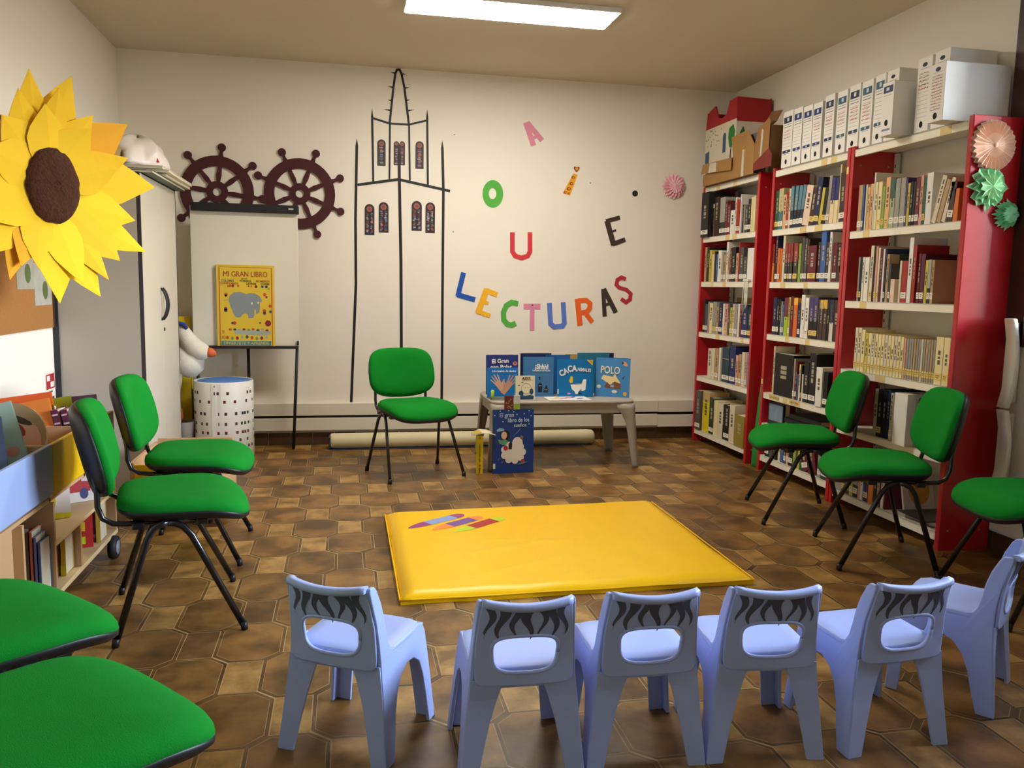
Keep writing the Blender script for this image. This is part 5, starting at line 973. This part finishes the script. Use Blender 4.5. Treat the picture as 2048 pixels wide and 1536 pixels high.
btext(t, T, 'CUENTOS PARA LEER', .013, '4a4210', .5, .55, .0002, -PI/2); btext(t, T, 'El libro', .02, 'a83a1c', .5, .13, .0005, -PI/2); art(t, T, [(0,[(.4,.92),(.62,.92),(.55,.98)])], ['4a3a14'])
t = thing('open_book', 'cream open booklet lying across the top of the yellow spined book', 'book', (.915, 5.46, .2645))
b = MB(); b.loft([[(.828,5.36,.2645),(.865,5.36,.2725),(.905,5.36,.280),(.95,5.36,.277),(.992,5.36,.2675),(.995,5.36,.2705),(.95,5.36,.281),(.905,5.36,.2845),(.862,5.36,.2765),(.826,5.36,.2675)],[(.848,5.50,.2645),(.875,5.50,.2725),(.905,5.50,.284),(.945,5.50,.281),(.985,5.50,.2705),(.988,5.50,.2735),(.95,5.50,.285),(.905,5.50,.2885),(.872,5.50,.2765),(.845,5.50,.2675)]]); part(b, 'pages', M('e4d6b4', .8, var=.1), t)
b = MB(); b.prism([(.845,5.375),(.90,5.375),(.90,5.47),(.860,5.47)], lambda u, v, d: (u, v, .275+(u-.845)*.19+d), 0, .001); part(b, 'cover_art', M('c9a832', .7, var=.2, vs_=40), t)
for lb, x0, x1, z0, z1, hx, hx2, rz in (('small card book with maroon flower pattern leaning on the table edge', 1.056, 1.118, .4375, .532, '6e2a2c', 'a8905a', .02), ('small card book with a green meadow picture leaning on the table edge', 1.122, 1.164, .4375, .536, 'cfd4d0', '8fb43a', -.02)):
    t = thing('card_book', lb, 'book', ((x0+x1)/2, 5.40, z0), 0, 'little card books on the big blue book')
    part(MB().box(x0, x1, 5.395, 5.403, z0, z1, bev=.001), 'cover', M(hx, .5, var=.3, vs_=60), t)
    b = MB(); rng = random.Random(len(lb))
    if hx2 == '8fb43a': b.box(x0+.002, x1-.002, 5.3940, 5.3948, z0+.004, z0+.04)
    else:
        for _ in range(14): b.prism(oval(rng.uniform(x0+.006, x1-.006), rng.uniform(z0+.006, z1-.02), .005, .005, 7), front(5.395), 0, .0006)
    part(b, 'cover_art', M(hx2, .6, var=.2, vs_=50), t)
# ---------------- grey cabinet ----------------
CG = M('b5ada0', .5, var=.03, vs_=2, name='grey_melamine'); CF = M('cfc6b4', .4, var=.03, vs_=2, name='pale_grey_door')
t = thing('tall_cabinet', 'tall pale grey two-door cabinet against the left wall behind the sunflower', 'cabinet', (-1.35, 5.48, 0))
cy0, cy1, cx0, cx1, cz1 = 4.995, 5.985, -1.575, -1.14, 1.862
part(MB().box(cx0, cx1, cy0, cy1, .001, cz1, bev=.002), 'carcass', CG, t)
for k, (a, b_) in enumerate(((cy0+.004, 5.488), (5.492, cy1-.004))):
    d = part(MB().box(cx1+.001, cx1+.019, a, b_, .06, cz1-.004, bev=.002), 'door', CF, t)
    yh = 5.462 if k == 0 else 5.520
    b = MB(); b.tube([(cx1+.019+.034*math.sin(PI*k/10)**.7, yh+.004*math.sin(PI*k/10), 1.215-.02*k) for k in range(11)], .0065, n=8)
    hnd = b.build('handle', BK); hnd['world'] = 1; setp(hnd, d); del hnd['world']
b = MB(); b.lathe([(.012,0),(.012,.004),(.008,.006)], (0,0,0), n=14); bmesh.ops.transform(b.bm, matrix=Matrix.Translation((cx1+.019, 5.53, .955)) @ Matrix.Rotation(PI/2, 4, 'Y'), verts=b.bm.verts); part(b, 'lock', BK, t)
b = MB(); b.box(cx1+.0005, cx1+.0215, cy0, cy0+.006, .001, cz1, 0); b.box(cx1+.0005, cx1+.0215, cy1-.006, cy1, .001, cz1, 0); part(b, 'dark_edging', M('3a3238', .5), t)
# things on the cabinet
t = flatbook('folder', 'dark green folder on the cabinet top, jutting past its front edge', 'folder', -1.50, -1.06, 5.05, 6.02, cz1+.001, cz1+.018, '1f3a2e')
for k, (y0, y1, x1, hx) in enumerate(((5.35, 6.06, -1.04, 'd8d2c2'), (5.30, 6.05, -1.02, 'e4dfd2'), (5.28, 6.0, -1.06, 'efeade'))):
    flatbook('paper_stack', 'white paper stack on the cabinet top, %s above the green folder' % ORD[k], 'papers', -1.42, x1, y0, y1, cz1+.0185+k*.019, cz1+.0185+k*.019+.018, hx, 'paper stacks on the cabinet', .02*(k-1))
t = thing('cardboard_box', 'small brown cardboard box on the near end of the cabinet top', 'cardboard box', (-1.38, 5.14, cz1))
part(MB().box(-1.50, -1.27, 5.06, 5.26, cz1+.0185, cz1+.165, bev=.002), 'carton', M('a98d58', .85, var=.08), t); part(MB().box(-1.265, -1.2695, 5.10, 5.16, cz1+.03, cz1+.06), 'box_label', M('4a4434', .7), t)
t = thing('plastic_bag', 'crumpled white plastic bag with red print heaped on the cabinet top', 'plastic bag', (-1.25, 5.6, cz1+.076))
b = MB(); n = 28; rng = random.Random(11); R = []
ph = [rng.uniform(0, 6) for _ in range(6)]
for i in range(12):
    f_ = i/11; r0 = (1-f_**2.2)**.5; z = cz1+.077+.195*f_
    ring = []
    for k in range(n):
        a = 2*PI*k/n; w_ = 1+.10*math.sin(5*a+ph[0]+f_*3)+.07*math.sin(9*a+ph[1]-f_*5)+.04*math.sin(15*a+ph[2])
        ring.append((-1.24+.17*max(.03, r0)*w_*math.cos(a), 5.52+.27*max(.03, r0)*w_*math.sin(a), z+.012*math.sin(4*a+ph[3])*f_))
    R.append(ring)
b.loft(R); part(b, 'bag', M('e9ddd6', .35, var=.06, vs_=12, bump=.5, bs=14, name='white_plastic_film'), t, smooth=True)
b = MB(); b.prism([(-1.115, 2.0), (-1.10, 2.0), (-1.085, 1.962), (-1.10, 1.962)], front(5.36), 0, .004); part(b, 'red_print', M('b8222c', .5), t)

# ---------------- cork board and papers on the left wall ----------------
t = thing('cork_board', 'brown cork notice board on the left wall behind the sunflower', 'notice board', (XL, 4.2, 1.5))
part(MB().box(XL, XL+.012, 3.1, 4.975, .992, 2.02), 'cork_panel', M('a5713a', .9, var=.15, vs_=60, bump=.2, bs=200, name='cork'), t)
part(MB().box(XL+.0005, XL+.016, 3.1, 4.975, 2.0, 2.02).box(XL+.0005, XL+.016, 4.965, 4.985, .992, 2.02), 'frame', M('4a3020', .5), t)
for lb, y0, y1, z0, z1, hx in (('grey photo sheet pinned on the cork board, left of the two below the sunflower', 4.47, 4.70, 1.205, 1.40, 'a8a494'), ('grey photo sheet pinned on the cork board, beside the shaded cabinet gap', 4.70, 4.95, 1.118, 1.34, 'b0ada2')):
    t = thing('pinned_sheet', lb, 'paper', (XL, (y0+y1)/2, z0), 0, 'sheets pinned to the cork board')
    part(MB().box(XL+.0125, XL+.014, y0, y1, z0, z1), 'sheet', M(hx, .6, var=.3, vs_=14), t)
    b = MB(); b.prism(oval((y0+y1)/2+.03, z0+.08, .04, .05, 12), lambda u, v, d: (XL+.0142+d, u, v), 0, .0006); part(b, 'photo_figure', M('5a6a3a', .6, var=.3, vs_=20), t)
tag(MB().box(XL, XL+.03, 4.985, 5.0, .35, 1.35).build('cabinet_gap_shade', M('2a2a30', .6)), 'dark strip standing in for the shaded gap between left wall and cabinet', 'painted shade')  # dark bar painting the shade in the gap between wall and cabinet
t = thing('notice', 'red and white notice on the left wall above the book bins', 'notice', (XL, 4.93, .6))
part(MB().box(XL, XL+.002, 4.83, 4.98, .55, .755), 'sheet', M('ece4d8', .6, var=.03), t)
b = MB()
def nq(a, b_, c, d, m, bb, e=.0004): bb.box(XL+.002, XL+.002+e, 4.83+.15*a, 4.83+.15*b_, .55+.205*c, .55+.205*d, m)
nq(.06,.94,.52,.92,0,b); nq(.15,.45,.74,.88,1,b,.0008); nq(.5,.85,.56,.70,1,b,.0008); nq(.1,.7,.42,.46,2,b); nq(.1,.55,.33,.37,2,b); nq(.1,.85,.2,.3,2,b); nq(.2,.6,.06,.12,2,b)
part(b, 'notice_print', [M('a82a30', .6), M('f0e8de', .6), M('3a4448', .6)], t)

# ---------------- sunflower ----------------
fc = Vector((-1.300, 4.02, 1.663)); fn = Vector((.8, -.6, 0)); ft = Vector((.6, .8, 0))
def fl_(u, v, d): return tuple(fc+ft*u+Vector((0,0,v))+fn*d)
t = thing('paper_sunflower', 'giant yellow paper sunflower with a brown centre on the left wall', 'paper flower', tuple(fc))
YF = [M('f6c60a', .75, var=.04, vs_=6, name='yellow_card'), M('eda80c', .75, var=.04, vs_=6, name='orange_yellow_card'), M('fbd40e', .75, var=.03, vs_=6, name='bright_yellow_card')]
for k, (tp_, bp_, W_, ly, tone) in enumerate(PETALS):
    T_ = Vector(tp_); B_ = Vector(bp_)
    d = T_-B_; L_ = d.length; d.normalize(); n_ = Vector((-d.y, d.x))
    prof = [(0,.75),(.2,.95),(.42,1.03),(.60,.84),(.80,.44),(.92,.17),(1,.0)]
    b = MB(); lay = .016+ly*.014+.0012*k; V = []
    for f_, w_ in prof:
        lift = lay+.055*f_**1.6*(.4+.25*(k % 3))
        p = B_+d*L_*f_; sk = .14*math.sin(k*2.3)*L_*f_*(1-f_)
        V.append([fl_(*(p+n_*(W_*w_+sk)), lift-.006*w_), fl_(*(p+n_*sk), lift+.001), fl_(*(p-n_*(W_*w_-sk)), lift-.006*w_)])
    for a, c_ in zip(V, V[1:]):
        for j in (0, 1): b.face([a[j], a[j+1], c_[j+1], c_[j]])
    bmesh.ops.remove_doubles(b.bm, verts=b.bm.verts, dist=1e-5)
    o = part(b, 'petal', YF[tone], t); md = o.modifiers.new('card', 'SOLIDIFY'); md.thickness = .002
b = MB(); N = 40; ex, ey = .124, .160; rng = random.Random(4); R = []
for s, d_ in ((1.0,.066),(1.0,.078),(.85,.090),(.6,.098),(.35,.102),(.12,.103)):
    R.append([fl_(*Vector((ex*s*math.cos(a)*(1+rng.uniform(-.03,.03)), ey*s*math.sin(a)*(1+rng.uniform(-.03,.03)))), d_+rng.uniform(-.003,.003)) for a in [2*PI*k/N for k in range(N)]])
b.loft(R); part(b, 'seed_disc', M('4a2412', .95, var=.5, vs_=60, bump=1.0, bs=90, name='brown_seed_texture'), t, smooth=False)
b = MB(); b.prism(oval(0, 0, .22, .26, 24), fl_, .0, .012); b.tube([fl_(-.10,0,.002), (XL+.014, 3.90, 1.663)], .02, n=8); part(b, 'backing_card', YF[1], t)

# ---------------- wheeled book bins on the left ----------------
WOOD = M('c79f72', .55, var=.10, vs_=9, name='beech_board'); WEDG = M('dcbf8e', .6, var=.06, name='board_edge')
PBL = M('9fb2dc', .4, var=.03, vs_=3, name='pale_blue_panel'); PYE = M('e8bb08', .4, var=.03, vs_=3, name='yellow_panel')
t = thing('book_bin_unit', 'wheeled wooden book bin unit with blue and yellow front panels', 'book bin', (-1.28, 3.1, 0))
bx0, bx1, by0, by1 = -1.575, -1.04, 2.36, 4.0; sp_ = 3.190
part(MB().box(bx1-.016, bx1, by0, sp_-.002, .487, .670, bev=.003), 'blue_front_panel', PBL, t)
part(MB().box(bx1-.016, bx1, sp_+.002, by1, .480, .668, bev=.003), 'yellow_front_panel', PYE, t)
for y in (by0, sp_-.008, 3.590, by1-.016): part(MB().box(bx0, bx1-.0165, y, y+.016, .45, .664, bev=.001), 'divider', WOOD, t)
part(MB().box(bx0, bx0+.016, by0, by1, .13, .665), 'back_panel', WOOD, t)
part(MB().box(bx0+.017, bx1-.0165, by0+.017, by1-.017, .455, .469), 'bin_floor', WOOD, t)
part(MB().box(bx0+.017, bx1, by0, by1, .095, .115, bev=.002), 'bottom_shelf', WEDG, t)
part(MB().box(bx0+.017, bx1-.004, sp_+.01, by1-.017, .285, .300, bev=.002), 'middle_shelf', WEDG, t)
for y, zt in ((2.885, .454), (sp_-.012, .454), (3.47, .284), (by1-.016, .454)): part(MB().box(bx0+.017, bx1-.003, y, y+.016, .116, zt), 'divider', WOOD, t)
part(MB().box(bx1-.05, bx1-.034, by0, 2.884, .116, .454), 'side_board', WOOD, t)
for x_, y_ in ((-1.034, 3.90), (-1.50, 3.93), (-1.034, 2.46), (-1.50, 2.42)):
    b = MB(); b.lathe([(.030,-.018),(.050,-.016),(.054,0),(.050,.016),(.030,.018)], (0,0,0), n=24); bmesh.ops.transform(b.bm, matrix=Matrix.Translation((x_, y_, .0545)) @ Matrix.Rotation(PI/2, 4, 'Y') , verts=b.bm.verts); wv = part(b, 'castor', M('17181a', .6), t)
    b = MB(); b.lathe([(.001,.019),(.032,.019),(.032,-.019),(.001,-.019)], (0,0,0), n=20); bmesh.ops.transform(b.bm, matrix=Matrix.Translation((x_, y_, .0545)) @ Matrix.Rotation(PI/2, 4, 'Y'), verts=b.bm.verts)
    o = b.build('hub', M('8d9196', .5)); o['world'] = 1; setp(o, wv); del o['world']
    part(MB().box(x_-.022, x_+.022, y_-.02, y_+.02, .088, .0948), 'castor_plate', M('3a3a3c', .5), t)
def binbook(lb, c, w_, h, th, hx, rx, rz, marks=(), grp='picture books in the wheeled bins', z0=.486, ry=0):
    """book leaning in a bin: cover local xz, faces -y; rx leans it back"""
    t = thing('picture_book', lb, 'book', (c[0], c[1], z0), 0, grp)
    T = Matrix.Rotation(rz, 4, 'Z') @ Matrix.Rotation(-rx, 4, 'X') @ Matrix.Rotation(ry, 4, 'Y')
    b = MB().box(-w_/2, w_/2, 0, .002, 0, h).box(-w_/2, w_/2, th-.002, th, 0, h).box(-w_/2, -w_/2+.002, 0, th, 0, h)
    bmesh.ops.transform(b.bm, matrix=T, verts=b.bm.verts); b.build('cover', M(hx, .45, var=.08)).parent = t
    b = MB().box(-w_/2+.002, w_/2-.003, .002, th-.002, .003, h-.003); bmesh.ops.transform(b.bm, matrix=T, verts=b.bm.verts); b.build('pages', PAGES).parent = t
    if marks:
        b = MB(); ms = []
        for k, (hx2, pts) in enumerate(marks): b.prism([(u*w_-w_/2, v*h) for u, v in pts], lambda u, v, d: (u, -d, v), .0002, .0007+.0001*k, k); ms.append(M(hx2, .5, var=.15, vs_=30))
        bmesh.ops.transform(b.bm, matrix=T, verts=b.bm.verts); b.build('cover_art', ms).parent = t
    lo = min((v.co.z for ch in t.children for v in ch.data.vertices))
    t.location.z = z0-lo+.0006
    return t
R_ = math.radians
ZB = .470
binbook('dark slate blue book with a pale moon, nearest in the blue bin', (-1.20,2.90), .25, .31, .012, '3c4a6a', R_(14), R_(6), [('c2d2e6', el_(.70,.66,.20,.20,20)), ('8fa6c4', el_(.66,.70,.12,.08)), ('aab0bc', [(.08,.42),(.42,.42),(.42,.52),(.08,.52)]), ('aab0bc', [(.2,.24),(.5,.24),(.5,.33),(.2,.33)])], z0=ZB, ry=R_(-8))
binbook('pale teal book with a pink figure, leaning in the blue bin', (-1.18,3.115), .22, .315, .014, '9fb8aa', R_(10), R_(4), [('a87c94', [(.2,.65),(.35,.8),(.5,.72),(.62,.88),(.8,.80),(.72,.6),(.5,.5),(.3,.52)]), ('c8907c', el_(.82,.44,.1,.06))], z0=ZB, ry=R_(-16))
binbook('white book with a dark edge, between the moon book and the teal book', (-1.30,3.03), .24, .30, .016, 'e6ddc8', R_(10), R_(8), [('4a3c34', [(.05,.90),(.95,.90),(.95,.94),(.05,.94)])], z0=ZB, ry=R_(-12))
binbook('green book at the left edge of the picture in the blue bin', (-1.42,3.14), .20, .33, .014, '5a9a3c', R_(6), R_(8), [('9cc04a', el_(.5,.6,.3,.2))], z0=ZB, ry=R_(-14))
binbook('teal blue picture book low at the left edge in the blue bin', (-1.45,3.02), .18, .25, .012, '4f94a0', R_(10), R_(6), z0=ZB)
t = thing('picture_book', 'round brown board book shaped like an animal head in the bin', 'book', (-1.36, 3.34, .48), 0, 'picture books in the wheeled bins')
T = Matrix.Translation((-1.235, 3.34, .665)) @ Matrix.Rotation(R_(4), 4, 'Z') @ Matrix.Rotation(-R_(16), 4, 'X')
b = MB(); b.prism(oval(0,0,.125,.135,28), lambda u, v, d: T @ Vector((u, -d, v)), -.02, 0); part(b, 'board', M('a78d68', .6, var=.15, vs_=12), t)
b = MB(); b.prism(oval(.02,-.02,.09,.10,20), lambda u, v, d: T @ Vector((u, -d, v)), 0, .001, 0); b.prism(oval(.0,.04,.06,.03,14,-.5), lambda u, v, d: T @ Vector((u, -d, v)), .001, .002, 1); b.prism(oval(.03,.07,.05,.012,10,-.4), lambda u, v, d: T @ Vector((u, -d, v)), .001, .0025, 2); part(b, 'cover_art', [M('d4a48c', .6, var=.2, vs_=12), M('8a2c34', .6, var=.2), M('33281f', .6)], t)
binbook('orange book with a pale emblem in the far yellow bin', (-1.255,3.70), .17, .265, .014, 'f08a34', R_(10), R_(2), [('f6d8b0', el_(.55,.80,.12,.08)), ('f6c890', [(.4,.5),(.7,.5),(.7,.62),(.4,.62)])], z0=ZB, ry=R_(-12))
binbook('darker orange book behind the emblem book in the far yellow bin', (-1.30,3.78), .20, .285, .014, 'e8641c', R_(8), R_(2), z0=ZB, ry=R_(-8))
binbook('brown and olive book between the orange and purple ones in the yellow bin', (-1.185,3.73), .06, .25, .03, '8a6a24', R_(10), R_(0), z0=ZB, ry=R_(-14))
binbook('lime green book standing behind the purple books in the yellow bin', (-1.20,3.87), .12, .265, .012, 'b8c834', R_(4), R_(0), z0=ZB, ry=R_(-10))
for i in range(3): binbook('purple series book in the yellow bin, %s of three from the left' % ORD[i], (-1.150+.034*i,3.72+.006*i), .028, .245, .11, '6a2a4c', 0, 0, [('d8c8d0', [(.1,.9),(.9,.9),(.9,.93),(.1,.93)]), ('d8c8d0', [(.1,.75),(.9,.75),(.9,.78),(.1,.78)])], ry=-R_(12), z0=ZB)
binbook('lilac large book behind the purple series in the yellow bin', (-1.13,3.91), .13, .27, .012, '8a5a94', R_(4), R_(0), z0=ZB, ry=R_(-6))
GL_ = 'books on the lower shelves of the bins'
binbook('white board book with a yellow chick on the middle shelf of the bins', (-1.16,3.50), .15, .145, .014, 'e9dccb', R_(4), R_(28), [('e8b420', el_(.45,.5,.2,.34)), ('e8d820', [(.0,.0),(1,.0),(1,.14),(0,.2)]), ('2a2420', el_(.5,.66,.04,.06))], z0=.3005, grp=GL_)
binbook('pale book with a red tractor on the middle shelf of the bins', (-1.15,3.76), .17, .145, .012, 'd8cfc4', R_(4), R_(32), [('b02a2c', [(.15,.3),(.9,.3),(.9,.6),(.7,.62),(.7,.95),(.5,.95),(.5,.62),(.15,.6)]), ('3a3a6a', el_(.3,.25,.1,.17)), ('3a3a6a', el_(.75,.25,.1,.17))], z0=.3005, grp=GL_)
binbook('dark spined narrow book at the left of the middle shelf of the bins', (-1.20,3.36), .022, .14, .10, '24262a', 0, R_(0), z0=.3005, grp=GL_)
ZS = .1155
binbook('grey worn book with a brown animal drawing on the bottom shelf', (-1.17,3.06), .15, .265, .02, 'a8a090', R_(3), R_(12), [('7a4a2c', [(.1,.2),(.3,.3),(.5,.26),(.9,.36),(.6,.24),(.3,.15)])], z0=ZS, grp=GL_)
for i, (hx, w_) in enumerate((('d8704c', 'orange edged'), ('8a7cae', 'lilac'), ('4f6a9c', 'blue'))):
    binbook('%s slim book beside the grey worn one on the bottom shelf' % w_, (-1.086+.013*i,3.07), .010, .262-.02*i, .10, hx, 0, 0, z0=ZS, grp=GL_)
for i, (x, hx, w_, h) in enumerate(((-1.170,'b4b09c','pale grey',.155), (-1.148,'5a7a4c','green',.15), (-1.126,'6fa090','sea green',.15), (-1.104,'c03c3c','red',.145), (-1.076,'d8b030','yellow and red checked',.16))):
    binbook('%s book on the bottom shelf, left compartment under the yellow bin' % w_, (x,3.36), .019, h, .10, hx, 0, 0, [('d8c020', [(.0,.0),(1,.0),(1,.25),(0,.25)])] if i > 1 else (), z0=ZS, grp=GL_)
binbook('dark green book with a white bird on the bottom shelf of the bins', (-1.15,3.60), .10, .155, .018, '1c4a44', 0, R_(18), [('dfe6e4', [(.1,.15),(.3,.3),(.5,.25),(.9,.45),(.7,.2),(.4,.1)])], z0=ZS, grp=GL_)
binbook('red and yellow checked book on the bottom shelf of the bins', (-1.14,3.70), .15, .162, .02, 'c42e2e', 0, R_(16), [('e8c420', [(.3,.7),(.5,.7),(.5,.9),(.3,.9)]), ('e8c420', [(.55,.45),(.8,.45),(.8,.7),(.55,.7)]), ('d8e020', [(.5,.1),(.8,.1),(.8,.3),(.5,.3)])], z0=ZS, grp=GL_)
binbook('yellow patterned tall book on the bottom shelf of the bins', (-1.065,3.78), .02, .162, .10, 'd8b440', 0, R_(0), z0=ZS, grp=GL_)
binbook('maroon book at the far end of the bottom shelf of the bins', (-1.13,3.90), .11, .12, .02, '6e1c34', 0, R_(10), z0=ZS, grp=GL_)

# ---------------- low yellow book box in front of the cabinet ----------------
t = thing('low_book_box', 'low wooden book box with yellow front behind the left green chairs', 'book bin', (-.86, 4.6, 0), 0)
lx0, lx1, ly0, ly1, lz0, lz1 = -1.07, -.645, 4.36, 4.93, .065, .345
part(MB().box(lx0+.022, lx1, ly0, ly0+.016, lz0+.10, lz1-.012, bev=.002), 'yellow_front_panel', PYE, t)
part(MB().box(lx0+.022, lx1, ly0, ly0+.016, lz0-.005, lz0+.05, bev=.002), 'yellow_kick_panel', PYE, t)
part(MB().box(lx0, lx0+.020, ly0, ly1, lz0-.02, lz1, bev=.002), 'side_board', WOOD, t)
part(MB().box(lx1+.001, lx1+.018, ly0, ly1, lz0-.02, lz1-.03, bev=.002), 'side_board', WOOD, t)
part(MB().box(lx0+.021, lx1, ly1-.016, ly1, lz0, lz1+.02), 'back_board', WOOD, t)
part(MB().box(lx0+.021, lx1, ly0+.017, ly1-.017, lz0, lz0+.014), 'floor_board', WOOD, t)
part(MB().box(lx0+.021, lx1, ly0+.25, ly0+.262, lz0+.015, lz1-.01), 'divider', WOOD, t)
part(MB().box(lx0+.021, lx1, ly0+.263, ly0+.50, lz1-.03, lz1-.016), 'lid_board', WEDG, t)
for x_ in (lx0+.05, lx1-.05):
    for y_ in (ly0+.06, ly1-.06):
        b = MB(); b.lathe([(.018,-.012),(.030,-.010),(.032,0),(.030,.010),(.018,.012)], (0,0,0), n=18); bmesh.ops.transform(b.bm, matrix=Matrix.Translation((x_, y_, .0335)) @ Matrix.Rotation(PI/2, 4, 'Y'), verts=b.bm.verts); part(b, 'castor', M('17181a', .6), t)
for o in SC.objects:
    for k_ in ('w', 'h'):
        if k_ in o: del o[k_]
